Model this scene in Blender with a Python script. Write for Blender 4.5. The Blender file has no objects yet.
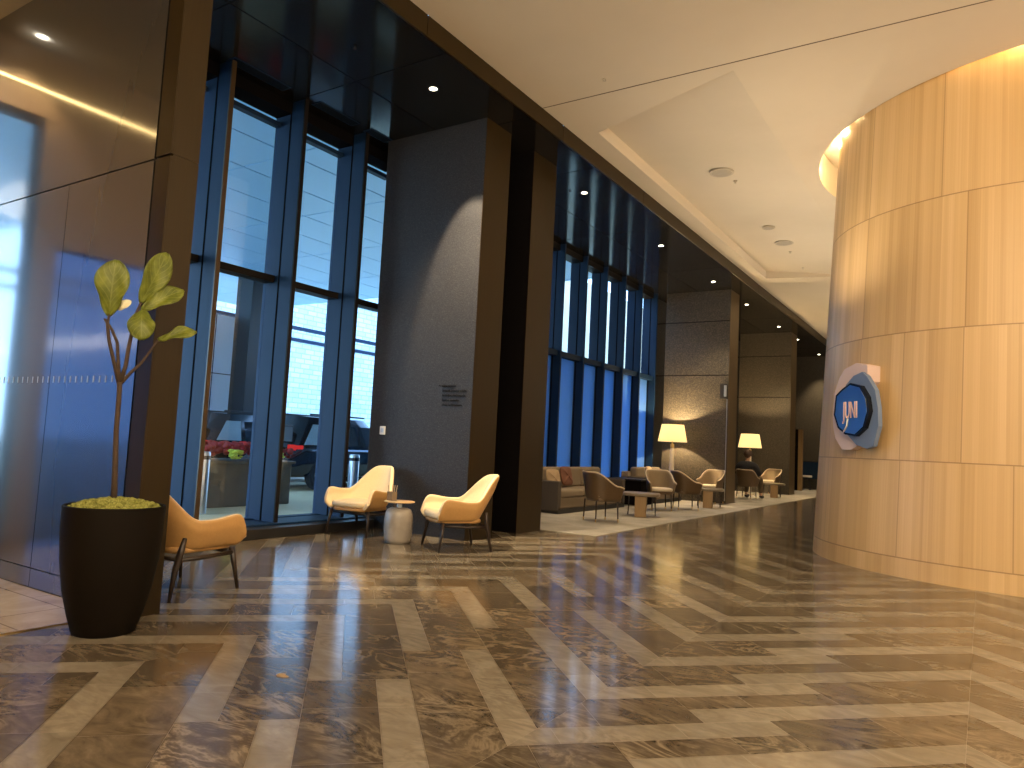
import bpy, bmesh, math, random
from mathutils import Vector, Matrix, Euler
R = math.radians
PI = math.pi
rnd = random.Random(7)
scene = bpy.context.scene
COL = scene.collection

# ------------------------------------------------------------------ helpers
class MB:
    """collects shapes in one bmesh; build() links them as ONE mesh object"""
    def __init__(self):
        self.bm = bmesh.new()
    def _faces(self, verts, faces, mi=0):
        vs = [self.bm.verts.new(v) for v in verts]
        out = []
        for f in faces:
            try:
                fc = self.bm.faces.new([vs[i] for i in f]); fc.material_index = mi; out.append(fc)
            except ValueError:
                pass
        return vs
    def box(self, x0, x1, y0, y1, z0, z1, mi=0):
        v = [(x0,y0,z0),(x1,y0,z0),(x1,y1,z0),(x0,y1,z0),(x0,y0,z1),(x1,y0,z1),(x1,y1,z1),(x0,y1,z1)]
        self._faces(v, [(0,3,2,1),(4,5,6,7),(0,1,5,4),(1,2,6,5),(2,3,7,6),(3,0,4,7)], mi); return self
    def prism(self, poly, z0, z1, mi=0, scale_top=1.0):
        n = len(poly)
        cx = sum(p[0] for p in poly)/n; cy = sum(p[1] for p in poly)/n
        v = [(x,y,z0) for x,y in poly] + [(cx+(x-cx)*scale_top, cy+(y-cy)*scale_top, z1) for x,y in poly]
        f = [tuple(reversed(range(n))), tuple(range(n,2*n))] + [(i,(i+1)%n,n+(i+1)%n,n+i) for i in range(n)]
        self._faces(v, f, mi); return self
    def lathe(self, prof, n=32, cx=0, cy=0, mi=0, cap=True):
        rings = []
        v = []
        for r, z in prof:
            for k in range(n):
                a = 2*PI*k/n
                v.append((cx+r*math.cos(a), cy+r*math.sin(a), z))
        f = []
        for i in range(len(prof)-1):
            for k in range(n):
                f.append((i*n+k, i*n+(k+1)%n, (i+1)*n+(k+1)%n, (i+1)*n+k))
        if cap:
            f.append(tuple(reversed(range(n)))); f.append(tuple(range((len(prof)-1)*n, len(prof)*n)))
        self._faces(v, f, mi); return self
    def tube(self, pts, radii, n=10, mi=0, flat=None):
        pts = [Vector(p) for p in pts]
        if not isinstance(radii, (list, tuple)): radii = [radii]*len(pts)
        v = []; f = []
        up = None
        for i, p in enumerate(pts):
            if i == 0: t = pts[1]-pts[0]
            elif i == len(pts)-1: t = pts[-1]-pts[-2]
            else: t = (pts[i+1]-pts[i]).normalized()+(pts[i]-pts[i-1]).normalized()
            t.normalize()
            if up is None:
                a = Vector((0,0,1)) if abs(t.z) < .9 else Vector((1,0,0))
                up = t.cross(a).normalized()
            else:
                up = (up - t*up.dot(t)).normalized()
            w = t.cross(up)
            for k in range(n):
                a = 2*PI*k/n
                v.append(p + (up*math.cos(a)+w*math.sin(a))*radii[i])
        m = len(pts)
        for i in range(m-1):
            for k in range(n):
                f.append((i*n+k, i*n+(k+1)%n, (i+1)*n+(k+1)%n, (i+1)*n+k))
        f.append(tuple(reversed(range(n)))); f.append(tuple(range((m-1)*n, m*n)))
        self._faces(v, f, mi); return self
    def ball(self, c, r, u=16, w=10, mi=0):
        if not isinstance(r, (list, tuple)): r = (r,r,r)
        v = [(c[0],c[1],c[2]-r[2])]; f = []
        for j in range(1, w):
            ph = -PI/2+PI*j/w
            for k in range(u):
                a = 2*PI*k/u
                v.append((c[0]+r[0]*math.cos(ph)*math.cos(a), c[1]+r[1]*math.cos(ph)*math.sin(a), c[2]+r[2]*math.sin(ph)))
        v.append((c[0],c[1],c[2]+r[2])); top = len(v)-1
        for k in range(u):
            f.append((0, 1+(k+1)%u, 1+k)); f.append((top, 1+(w-2)*u+k, 1+(w-2)*u+(k+1)%u))
        for j in range(w-2):
            for k in range(u):
                f.append((1+j*u+k, 1+j*u+(k+1)%u, 1+(j+1)*u+(k+1)%u, 1+(j+1)*u+k))
        self._faces(v, f, mi); return self
    def grid(self, fn, nu, nv, closed_u=False, mi=0):
        v = [fn(i/(nu if closed_u else nu-1), j/(nv-1)) for j in range(nv) for i in range(nu)]
        f = []
        for j in range(nv-1):
            for i in range(nu if closed_u else nu-1):
                f.append((j*nu+i, j*nu+(i+1)%nu, (j+1)*nu+(i+1)%nu, (j+1)*nu+i))
        self._faces(v, f, mi); return self
    def build(self, name, mats, parent=None, smooth=None, bevel=0, seg=2, sub=0, solid=0, solid_mo=0, solid_off=-1, loc=None, rot=None):
        bmesh.ops.recalc_face_normals(self.bm, faces=self.bm.faces)
        me = bpy.data.meshes.new(name)
        self.bm.to_mesh(me); self.bm.free()
        if not isinstance(mats, (list, tuple)): mats = [mats]
        for m in mats: me.materials.append(m)
        o = bpy.data.objects.new(name, me); COL.objects.link(o)
        if smooth is not None:
            me.shade_smooth()
            if smooth < 179: me.set_sharp_from_angle(angle=R(smooth))
        if solid:
            s = o.modifiers.new('solid','SOLIDIFY'); s.thickness = solid; s.offset = solid_off; s.material_offset = solid_mo; s.material_offset_rim = solid_mo; s.use_even_offset = False
        if bevel:
            b = o.modifiers.new('bevel','BEVEL'); b.width = bevel; b.segments = seg; b.limit_method = 'ANGLE'; b.angle_limit = R(35)
        if sub:
            s = o.modifiers.new('sub','SUBSURF'); s.levels = sub; s.render_levels = sub
        if parent is not None: o.parent = parent
        if loc is not None: o.location = loc
        if rot is not None: o.rotation_euler = rot
        return o

def tag(o, label=None, cat=None, group=None, kind=None):
    if label: o['label'] = label
    if cat: o['category'] = cat
    if group: o['group'] = group
    if kind: o['kind'] = kind
    return o
def empty(name, loc=(0,0,0), rz=0, label=None, cat=None, group=None, kind=None):
    o = bpy.data.objects.new(name, None); COL.objects.link(o)
    o.location = loc; o.rotation_euler = (0,0,rz); o.empty_display_size = .1
    return tag(o, label, cat, group, kind)
def struct(mb, name, mats, **k):
    o = mb.build(name, mats, **k)
    if o.parent is None: o['kind'] = 'structure'
    return o
def copy_tree(o, parent=None):
    c = o.copy(); COL.objects.link(c)
    if parent is not None: c.parent = parent
    for ch in [x for x in bpy.data.objects if x.parent == o]:
        copy_tree(ch, c)
    return c
def place_copy(src, loc, rz, label, group=None):
    c = copy_tree(src); c.location = loc; c.rotation_euler = (0,0,rz); c['label'] = label
    if group: c['group'] = group
    return c

# ------------------------------------------------------------------ materials
class NT:
    def __init__(self, name):
        self.m = bpy.data.materials.new(name); self.m.use_nodes = True
        self.nt = self.m.node_tree; self.nt.nodes.clear()
        self.out = self.n('ShaderNodeOutputMaterial')
    def n(self, t, **kw):
        nd = self.nt.nodes.new(t)
        for k, v in kw.items(): setattr(nd, k, v)
        return nd
    def l(self, a, b): self.nt.links.new(a, b)
    def setv(self, nd, **kw):
        for k, v in kw.items(): nd.inputs[k.replace('_',' ')].default_value = v
        return nd
    def bsdf(self, base=None, rough=.5, metal=0, spec=.5, **kw):
        b = self.n('ShaderNodeBsdfPrincipled')
        if base is not None:
            if isinstance(base, tuple): b.inputs['Base Color'].default_value = (*base[:3],1)
            else: self.l(base, b.inputs['Base Color'])
        if isinstance(rough, (int,float)): b.inputs['Roughness'].default_value = rough
        else: self.l(rough, b.inputs['Roughness'])
        b.inputs['Metallic'].default_value = metal
        b.inputs['Specular IOR Level'].default_value = spec
        for k, v in kw.items():
            b.inputs[k.replace('_',' ')].default_value = v
        self.l(b.outputs[0], self.out.inputs[0]); return b
    def coord(self, kind='Object', scale=(1,1,1), rot=(0,0,0)):
        tc = self.n('ShaderNodeTexCoord'); mp = self.n('ShaderNodeMapping')
        mp.inputs['Scale'].default_value = scale; mp.inputs['Rotation'].default_value = rot
        self.l(tc.outputs[kind], mp.inputs[0]); return mp.outputs[0]
    def pos(self, scale=(1,1,1)):
        g = self.n('ShaderNodeNewGeometry'); mp = self.n('ShaderNodeMapping'); mp.inputs['Scale'].default_value = scale
        self.l(g.outputs['Position'], mp.inputs[0]); return mp.outputs[0]
    def noise(self, vec, scale=5, detail=4, rough=.55, dist=0):
        t = self.n('ShaderNodeTexNoise'); self.l(vec, t.inputs['Vector'])
        t.inputs['Scale'].default_value = scale; t.inputs['Detail'].default_value = detail
        t.inputs['Roughness'].default_value = rough; t.inputs['Distortion'].default_value = dist
        return t.outputs['Fac']
    def ramp(self, fac, stops, interp='LINEAR'):
        r = self.n('ShaderNodeValToRGB'); r.color_ramp.interpolation = interp
        el = r.color_ramp.elements
        while len(el) < len(stops): el.new(.5)
        for e, (p, c) in zip(el, stops):
            e.position = p; e.color = (*c[:3],1) if len(c) >= 3 else (c[0],)*3+(1,)
        self.l(fac, r.inputs[0]); return r.outputs[0]
    def math(self, op, a, b=None, c=None, clamp=False):
        m = self.n('ShaderNodeMath', operation=op); m.use_clamp = clamp
        for i, x in enumerate((a,b,c)):
            if x is None: continue
            if isinstance(x, (int,float)): m.inputs[i].default_value = x
            else: self.l(x, m.inputs[i])
        return m.outputs[0]
    def mix(self, fac, a, b, blend='MIX'):
        m = self.n('ShaderNodeMix', data_type='RGBA', blend_type=blend)
        for i, x in ((0,fac),(6,a),(7,b)):
            if isinstance(x, (int,float)): m.inputs[i].default_value = x
            elif isinstance(x, tuple): m.inputs[i].default_value = (*x[:3],1)
            else: self.l(x, m.inputs[i])
        return m.outputs[2]
    def bump(self, b, h, strength=.2, dist=.01):
        bp = self.n('ShaderNodeBump'); bp.inputs['Strength'].default_value = strength; bp.inputs['Distance'].default_value = dist
        self.l(h, bp.inputs['Height']); self.l(bp.outputs[0], b.inputs['Normal'])

def mat_simple(name, col, rough=.5, metal=0, spec=.5, nscale=20, var=.12, bump=0, kind='Object', stretch=(1,1,1)):
    t = NT(name)
    v = t.coord(kind, stretch); f = t.noise(v, nscale, 4)
    c = t.mix(f, tuple(x*(1-var) for x in col), tuple(min(1,x*(1+var)) for x in col))
    b = t.bsdf(c, rough, metal, spec)
    if bump: t.bump(b, f, bump, .005)
    return t.m
def mat_emit(name, col, strength):
    t = NT(name); e = t.n('ShaderNodeEmission'); e.inputs[0].default_value = (*col,1); e.inputs[1].default_value = strength
    t.l(e.outputs[0], t.out.inputs[0]); return t.m

M = {}
def stone_floor():
    t = NT('onyx_floor_tile')
    at = t.n('ShaderNodeAttribute', attribute_name='tile')     # r: light/dark, g: tone, b: offset
    sep = t.n('ShaderNodeSeparateColor'); t.l(at.outputs['Color'], sep.inputs[0])
    kind, tone, off = sep.outputs[0], sep.outputs[1], sep.outputs[2]
    p = t.n('ShaderNodeNewGeometry').outputs['Position']
    cmb = t.n('ShaderNodeCombineXYZ'); t.l(t.math('MULTIPLY', off, 37.), cmb.inputs[0]); t.l(t.math('MULTIPLY', tone, 23.), cmb.inputs[1]); t.l(t.math('MULTIPLY', off, 11.), cmb.inputs[2])
    vv = t.n('ShaderNodeVectorMath', operation='ADD'); t.l(p, vv.inputs[0]); t.l(cmb.outputs[0], vv.inputs[1])
    mp = t.n('ShaderNodeMapping'); mp.inputs['Rotation'].default_value = (0,0,R(25)); mp.inputs['Scale'].default_value = (1.,2.1,1.)
    t.l(vv.outputs[0], mp.inputs[0])
    v = mp.outputs[0]
    n1 = t.noise(v, 1.5, 6, .6, .7)
    band = t.math('SINE', t.math('MULTIPLY', n1, 58.))
    band = t.math('MULTIPLY_ADD', band, .5, .5)
    n2 = t.noise(v, 3.2, 8, .65, 1.1)
    n3 = t.noise(v, .9, 3, .5, .3)
    dark = t.ramp(n2, [(.2,(.050,.037,.023)),(.42,(.092,.070,.046)),(.55,(.125,.097,.064)),(.68,(.17,.135,.09)),(.82,(.26,.21,.145))])
    veins = t.ramp(band, [(0,(.055,.040,.025)),(.35,(.10,.077,.05)),(.8,(.14,.11,.073)),(1,(.23,.185,.125))])
    sel = t.ramp(n3, [(.42,(0,0,0)),(.6,(1,1,1))])
    dk = t.mix(t.math('MULTIPLY', sel, .75), dark, veins)
    dk = t.mix(1., dk, t.ramp(tone, [(0,(.70,.70,.70)),(1,(1.15,1.12,1.08))]), 'MULTIPLY')
    lt = t.ramp(n2, [(.25,(.135,.113,.080)),(.48,(.185,.156,.114)),(.62,(.225,.192,.142)),(.8,(.29,.25,.19))])
    lt = t.mix(t.math('MULTIPLY', sel, .3), lt, t.ramp(band, [(0,(.14,.11,.075)),(1,(.30,.255,.185))]))
    lt = t.mix(1., lt, t.ramp(tone, [(0,(.90,.90,.90)),(1,(1.05,1.04,1.03))]), 'MULTIPLY')
    c = t.mix(kind, dk, lt)
    rg = t.ramp(t.noise(v, 6, 3), [(.3,(.11,)),(.8,(.18,))])
    b = t.bsdf(c, rg, 0, .24)
    t.m['note'] = ''
    return t.m
M['floor'] = stone_floor()
M['grout'] = mat_simple('floor_grout', (.16,.12,.075), .5)
def travertine():
    t = NT('beige_travertine')
    v = t.pos((1,1,1)); n = t.noise(v, 2.5, 8, .65, .9)
    c = t.ramp(n, [(.25,(.36,.26,.15)),(.5,(.52,.41,.26)),(.75,(.66,.54,.37))])
    br = t.n('ShaderNodeTexBrick'); t.l(t.pos((1,1,1)), br.inputs['Vector'])
    br.inputs['Scale'].default_value = 1.; br.inputs['Mortar Size'].default_value = .006; br.inputs['Brick Width'].default_value = .9; br.inputs['Row Height'].default_value = .45
    br.inputs['Color1'].default_value = (1,1,1,1); br.inputs['Color2'].default_value = (.85,.82,.8,1); br.inputs['Mortar'].default_value = (.5,.45,.4,1)
    c = t.mix(1., c, br.outputs[0], 'MULTIPLY')
    t.bsdf(c, .2, 0, .5); return t.m
M['travertine'] = travertine()
def ceiling_mat():
    t = NT('cream_ceiling_plaster')
    n = t.noise(t.pos((1,1,1)), 1.2, 3)
    c = t.mix(n, (.60,.52,.40), (.66,.575,.45))
    b = t.bsdf(c, .8, 0, .2); return t.m
M['ceiling'] = ceiling_mat()
M['ceiling_joint'] = mat_simple('dark_ceiling_joint', (.12,.085,.055), .8)  # dark joint line in the cream ceiling
def bronze():
    t = NT('dark_bronze_metal')
    n = t.noise(t.pos((30,30,.6)), 4, 5)
    c = t.mix(n, (.020,.0115,.0025), (.032,.019,.0045))
    b = t.bsdf(c, .42, .2, .25); return t.m
M['bronze'] = bronze()
def soffit():
    t = NT('gloss_dark_soffit_panel')
    n = t.noise(t.pos((1,1,1)), 1.5, 2)
    c = t.mix(n, (.010,.009,.008), (.014,.012,.010))
    t.bsdf(c, .12, .0, .5); return t.m
M['soffit'] = soffit()
def fabric_wall():
    t = NT('dark_woven_wallcovering')
    v = t.pos((1,1,1))
    n = t.noise(v, 75, 3, .7); n2 = t.noise(t.pos((1,1,4)), 60, 2, .6)
    f = t.math('MULTIPLY', n, n2)
    c = t.ramp(f, [(.14,(.005,.005,.0065)),(.27,(.021,.0205,.023)),(.42,(.075,.069,.064))])
    b = t.bsdf(c, .55, 0, .45); t.bump(b, f, .5, .01); return t.m
M['fabric_wall'] = fabric_wall()
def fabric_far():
    t = NT('lamplit_woven_wallcovering')  # lighter copy of the dark wallcovering, lamp glow put into its colour
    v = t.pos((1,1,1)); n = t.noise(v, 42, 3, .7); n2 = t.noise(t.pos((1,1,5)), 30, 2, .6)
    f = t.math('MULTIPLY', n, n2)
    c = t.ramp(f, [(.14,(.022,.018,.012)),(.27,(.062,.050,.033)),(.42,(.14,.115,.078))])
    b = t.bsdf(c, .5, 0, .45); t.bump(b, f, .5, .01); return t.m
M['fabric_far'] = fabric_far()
M['bronze_far'] = mat_simple('lit_bronze_edge', (.13,.09,.042), .4, .3)  # lighter bronze copy, lamp light on the far edges put into its colour
M['black'] = mat_simple('black_recess', (.005,.004,.004), .8, spec=.03)
M['black_metal'] = mat_simple('black_powder_metal', (.012,.011,.011), .45)
def frame_mat():
    t = NT('dark_window_frame')
    n = t.noise(t.pos((20,20,1)), 4, 3)
    c = t.mix(n, (.003,.016,.045), (.004,.021,.058))
    t.bsdf(c, .55, 0, .25); return t.m
M['frame'] = frame_mat()
M['frame_cap_lit'] = mat_simple('lit_bronze_frame_cap', (.07,.042,.016), .4, .3)  # lighter copy of the cap, warm light on one mullion painted in
M['frame_cap'] = mat_simple('bronze_frame_cap', (.010,.008,.007), .5, 0, .12)
def glass(name, tint=(.97,.99,1.), refl=.10):
    t = NT(name)
    tr = t.n('ShaderNodeBsdfTransparent'); tr.inputs[0].default_value = (*tint,1)
    gl = t.n('ShaderNodeBsdfGlossy'); gl.inputs['Roughness'].default_value = .01; gl.inputs[0].default_value = (.9,.95,1,1)
    fc = t.n('ShaderNodeLayerWeight'); fc.inputs[0].default_value = .5
    fr = t.math('MULTIPLY_ADD', t.math('POWER', fc.outputs['Facing'], 5.), .92, .045)
    mx = t.n('ShaderNodeMixShader'); t.l(fr, mx.inputs[0]); t.l(tr.outputs[0], mx.inputs[1]); t.l(gl.outputs[0], mx.inputs[2])
    t.l(mx.outputs[0], t.out.inputs[0]); return t.m
M['glass'] = glass('clear_glazing')
M['tint_glass'] = glass('tinted_glazing', (.20,.26,.36))
def shade_glass():
    t = NT('blue_frosted_glazing')
    n = t.noise(t.coord('Object',(30,30,1)), 2, 2)
    c = t.mix(n, (.17,.37,.62), (.21,.42,.67))
    tl = t.n('ShaderNodeBsdfTranslucent'); t.l(c, tl.inputs[0])
    d = t.n('ShaderNodeBsdfPrincipled'); t.l(c, d.inputs['Base Color']); d.inputs['Roughness'].default_value = .35
    mx = t.n('ShaderNodeMixShader'); mx.inputs[0].default_value = .72; t.l(d.outputs[0], mx.inputs[1]); t.l(tl.outputs[0], mx.inputs[2])
    t.l(mx.outputs[0], t.out.inputs[0]); return t.m
M['blue_glass'] = shade_glass()
def mirror_panel():
    t = NT('smoked_mirror_panel')
    n = t.noise(t.pos((6,6,.4)), 3, 4)
    c = t.mix(n, (.010,.011,.013), (.016,.017,.020))
    d = t.n('ShaderNodeBsdfPrincipled'); t.l(c, d.inputs['Base Color']); d.inputs['Roughness'].default_value = .35
    g = t.n('ShaderNodeBsdfGlossy'); g.inputs[0].default_value = (.80,.82,.86,1); g.inputs['Roughness'].default_value = .10
    mx = t.n('ShaderNodeMixShader'); mx.inputs[0].default_value = .30
    t.l(d.outputs[0], mx.inputs[1]); t.l(g.outputs[0], mx.inputs[2]); t.l(mx.outputs[0], t.out.inputs[0]); return t.m
M['mirror_panel'] = mirror_panel()

def wood_cladding():
    t = NT('oak_veneer_cladding')
    uv = t.n('ShaderNodeUVMap'); uv.uv_map = 'UVMap'
    sx = t.n('ShaderNodeSeparateXYZ'); t.l(uv.outputs[0], sx.inputs[0])
    u, z = sx.outputs[0], sx.outputs[1]          # u in degrees of arc, z in metres
    rows = [.22, 1.335, 2.86, 4.45]
    row = None
    for zz in rows:
        s = t.math('GREATER_THAN', z, zz)
        row = s if row is None else t.math('ADD', row, s)
    strip = t.math('FLOOR', t.math('MULTIPLY', u, 1/3.1))
    cv = t.n('ShaderNodeCombineXYZ'); t.l(strip, cv.inputs[0]); t.l(row, cv.inputs[1])
    wn = t.n('ShaderNodeTexWhiteNoise', noise_dimensions='2D'); t.l(cv.outputs[0], wn.inputs['Vector'])
    strip2 = t.math('FLOOR', t.math('MULTIPLY', t.math('ADD', u, 1.1), 1/1.35))
    cv2 = t.n('ShaderNodeCombineXYZ'); t.l(strip2, cv2.inputs[0]); t.l(row, cv2.inputs[1])
    wn2 = t.n('ShaderNodeTexWhiteNoise', noise_dimensions='2D'); t.l(cv2.outputs[0], wn2.inputs['Vector'])
    gv = t.n('ShaderNodeCombineXYZ'); t.l(t.math('MULTIPLY', u, 1.), gv.inputs[0]); t.l(t.math('MULTIPLY', z, .12), gv.inputs[1]); t.l(t.math('MULTIPLY', row, 7.3), gv.inputs[2])
    g1 = t.noise(gv.outputs[0], 3.5, 6, .7, .15)
    g2 = t.noise(gv.outputs[0], .55, 3, .5)
    f = t.math('ADD', t.math('MULTIPLY', wn.outputs[0], .22), t.math('MULTIPLY', wn2.outputs[0], .14)); f = t.math('ADD', f, .07)
    f = t.math('ADD', f, t.math('MULTIPLY', g1, .36)); f = t.math('ADD', f, t.math('MULTIPLY', g2, .25))
    c = t.ramp(f, [(.22,(.40,.245,.095)),(.45,(.53,.34,.145)),(.62,(.60,.395,.18)),(.85,(.69,.48,.245))])
    # panel seams: horizontal joints, then vertical joints of each course
    line = None
    for zz in rows:
        s = t.math('COMPARE', z, zz, .007)
        line = s if line is None else t.math('MAXIMUM', line, s)
    for lo, hi, angs in ((.22,1.335,(-92,-61.6,-30.8,-4.6,26,57)), (1.335,2.86,(-93,-62,-46.5,-31,-15.6,0,15.4,31)), (2.86,4.45,(-77,-69,-46,-15.3,0,15.4,46)), (4.45,7,(-62,-46,-22,8,38))):
        inr = t.math('MULTIPLY', t.math('GREATER_THAN', z, lo), t.math('LESS_THAN', z, hi))
        for a in angs:
            s = t.math('MULTIPLY', t.math('COMPARE', u, a, .13), inr)
            line = t.math('MAXIMUM', line, t.math('MULTIPLY', s, .75))
    c = t.mix(t.math('MULTIPLY', line, .6), c, (.16,.085,.03))
    b = t.bsdf(c, .42, 0, .4); t.bump(b, g1, .06, .003); return t.m
M['oak'] = wood_cladding()
def plain_wood(name, c0, c1, rough=.45):
    t = NT(name); n = t.noise(t.coord('Object',(18,18,1.2)), 2.5, 6, .65, .2)
    t.bsdf(t.mix(n, c0, c1), rough, 0, .4); return t.m
M['portal_wood'] = plain_wood('portal_oak', (.22,.14,.07), (.32,.21,.115))
M['tan_leather'] = mat_simple('tan_leather', (.50,.285,.10), .42, nscale=45, var=.1, bump=.12)
M['cream_leather'] = mat_simple('cream_leather', (.80,.62,.37), .48, nscale=45, var=.08, bump=.1)
M['dark_wood'] = mat_simple('dark_stained_wood', (.022,.013,.009), .35, nscale=12, stretch=(6,6,1))
M['pot'] = mat_simple('black_brown_planter', (.006,.004,.0022), .6, spec=.12, nscale=8, var=.2)
M['trunk'] = mat_simple('fig_bark', (.050,.030,.017), .8, nscale=30, var=.4, bump=.6)
def moss_mat():
    t = NT('green_moss'); v = t.coord('Object'); n = t.noise(v, 60, 4, .7)
    c = t.ramp(n, [(.3,(.10,.10,.02)),(.5,(.30,.31,.07)),(.7,(.52,.52,.17))]); b = t.bsdf(c, .9, 0, .2); t.bump(b, n, 1., .02); return t.m
M['moss'] = moss_mat()
def leaf_mat():
    t = NT('fig_leaf'); v = t.coord('UV')
    sx = t.n('ShaderNodeSeparateXYZ'); t.l(v, sx.inputs[0])
    x = t.math('ABSOLUTE', t.math('SUBTRACT', sx.outputs[0], .5))
    y = sx.outputs[1]
    w = t.math('FRACT', t.math('MULTIPLY', t.math('SUBTRACT', y, t.math('MULTIPLY', x, .75)), 6.5))
    vein = t.math('LESS_THAN', t.math('ABSOLUTE', t.math('SUBTRACT', w, .5)), .07)
    mid = t.math('LESS_THAN', x, .022)
    vn = t.math('MAXIMUM', vein, mid)
    n = t.noise(t.coord('Object'), 14, 5)
    c = t.ramp(n, [(.3,(.10,.125,.012)),(.55,(.17,.20,.02)),(.75,(.25,.28,.035))])
    c = t.mix(t.math('MULTIPLY', vn, .3), c, (.36,.38,.10))
    b = t.bsdf(c, .45, 0, .4)
    tl = t.n('ShaderNodeBsdfTranslucent'); t.l(c, tl.inputs[0])
    mx = t.n('ShaderNodeMixShader'); mx.inputs[0].default_value = .3; t.l(b.outputs[0], mx.inputs[1]); t.l(tl.outputs[0], mx.inputs[2]); t.l(mx.outputs[0], t.out.inputs[0])
    t.bump(b, n, .3, .01); return t.m
M['leaf'] = leaf_mat()
M['bud'] = mat_simple('pale_leaf_bud', (.62,.58,.36), .5)
M['ceramic'] = mat_simple('grey_glazed_ceramic', (.36,.32,.27), .3, nscale=9, var=.35)
M['brass'] = mat_simple('brushed_brass', (.55,.36,.13), .3, .9)
M['tray'] = mat_simple('pale_wood_tray', (.52,.36,.19), .4, nscale=10)
def cup_mat():
    t = NT('smoky_glass_cup'); v = t.n('ShaderNodeBsdfPrincipled')
    n = t.noise(t.coord('Object'), 30, 2); t.l(t.mix(n,(.24,.18,.12),(.34,.26,.18)), v.inputs['Base Color']); v.inputs['Roughness'].default_value=.15
    tr = t.n('ShaderNodeBsdfTransparent'); tr.inputs[0].default_value=(.8,.75,.7,1)
    mx = t.n('ShaderNodeMixShader'); mx.inputs[0].default_value=.35; t.l(v.outputs[0],mx.inputs[1]); t.l(tr.outputs[0],mx.inputs[2]); t.l(mx.outputs[0],t.out.inputs[0]); return t.m
M['cup'] = cup_mat()
M['white_plastic'] = mat_simple('white_plastic', (.75,.72,.66), .4)
M['lens'] = mat_emit('downlight_lens', (1,.86,.62), 22)
M['cove'] = mat_emit('cove_led', (1,.70,.30), 9)
M['cove2'] = mat_emit('portal_cove_led', (1,.68,.26), 10)
M['grey_fixture'] = mat_simple('grey_ceiling_fixture', (.46,.40,.31), .6)
def rug_mat():
    t = NT('pale_loop_carpet'); n = t.noise(t.pos((1,1,1)), 1.3, 4, .6, .6); n2 = t.noise(t.pos((1,1,1)), 90, 2)
    c = t.ramp(n, [(.3,(.19,.17,.14)),(.5,(.30,.275,.23)),(.72,(.42,.39,.33))]); c = t.mix(.35, c, t.ramp(n2,[(.3,(.18,.16,.13)),(.7,(.45,.41,.345))]))
    b = t.bsdf(c, .95, 0, .1); t.bump(b, n2, .5, .01); return t.m
M['rug'] = rug_mat()
M['sofa'] = mat_simple('taupe_upholstery', (.17,.13,.085), .85, nscale=70, var=.22, bump=.3)
M['sofa_dark'] = mat_simple('charcoal_tweed', (.06,.048,.038), .9, nscale=60, var=.5, bump=.3)
M['pillow_tan'] = mat_simple('tan_cushion_fabric', (.42,.31,.19), .9, nscale=60, var=.2)
M['pillow_rust'] = mat_simple('rust_cushion_fabric', (.12,.048,.026), .9, nscale=60, var=.2)
M['pillow_gold'] = mat_simple('ochre_cushion_fabric', (.30,.21,.12), .9, nscale=60, var=.2)
M['tub_leather'] = mat_simple('brown_tub_leather', (.085,.052,.024), .38, nscale=35, var=.15, bump=.08)
M['tub_inner'] = mat_simple('taupe_tub_lining', (.20,.145,.085), .7, nscale=55, var=.2)
M['seat_cream'] = mat_simple('oatmeal_seat_pad', (.62,.53,.40), .85, nscale=60, var=.1)
M['piping'] = mat_simple('pale_piping', (.52,.42,.29), .6)
M['table_wood'] = plain_wood('walnut_table', (.19,.115,.045), (.31,.20,.09))
M['table_top'] = plain_wood('grey_oak_top', (.13,.10,.065), (.21,.165,.11), .35)
M['lamp_post'] = mat_simple('cream_lamp_post', (.80,.72,.56), .4)
def shade_mat():
    t = NT('lamp_shade_linen'); n = t.noise(t.coord('Object',(1,1,1)), 90, 2)
    c = t.mix(n, (.66,.50,.22), (.72,.56,.27))
    tl = t.n('ShaderNodeBsdfTranslucent'); t.l(c, tl.inputs[0]); d = t.n('ShaderNodeBsdfDiffuse'); t.l(c, d.inputs[0])
    e = t.n('ShaderNodeEmission'); t.l(t.mix(n,(1,.78,.34),(1,.83,.42)), e.inputs[0]); e.inputs[1].default_value = .7
    mx = t.n('ShaderNodeMixShader'); mx.inputs[0].default_value=.5; t.l(d.outputs[0],mx.inputs[1]); t.l(tl.outputs[0],mx.inputs[2])
    ad = t.n('ShaderNodeAddShader'); t.l(mx.outputs[0],ad.inputs[0]); t.l(e.outputs[0],ad.inputs[1]); t.l(ad.outputs[0],t.out.inputs[0]); return t.m
M['shade'] = shade_mat()
M['blush'] = mat_simple('blush_sign_panel', (.66,.50,.44), .5, nscale=5, var=.05)
M['sign_blue'] = mat_simple('slate_blue_sign_panel', (.15,.20,.30), .5, nscale=5, var=.05)
M['sign_mirror'] = None
def polished():
    t = NT('polished_black_mirror'); n = t.noise(t.coord('Object'), 3, 2)
    t.bsdf(t.mix(n,(.55,.62,.66),(.62,.68,.72)), .03, 1., .5); return t.m
M['sign_mirror'] = polished()
M['sign_black'] = mat_simple('gloss_black_sign_edge', (.006,.006,.007), .15)
M['letter_pink'] = mat_simple('pale_pink_lettering', (.80,.52,.45), .45)
M['letter_dark'] = mat_simple('dark_metal_lettering', (.006,.005,.005), .35, .6)
M['skin'] = mat_simple('skin', (.50,.30,.20), .5)
M['hair'] = mat_simple('brown_hair', (.045,.022,.011), .6, nscale=60, var=.5, bump=.5)
M['jacket'] = mat_simple('black_jacket_cloth', (.010,.010,.014), .8, nscale=40, var=.3)
M['trousers'] = mat_simple('olive_trouser_cloth', (.085,.062,.034), .85, nscale=40, var=.2)
M['shoe'] = mat_simple('black_shoe_leather', (.01,.009,.008), .4)
M['car_paint'] = mat_simple('black_car_paint', (.008,.009,.012), .12, spec=.7, var=.05)
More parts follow.
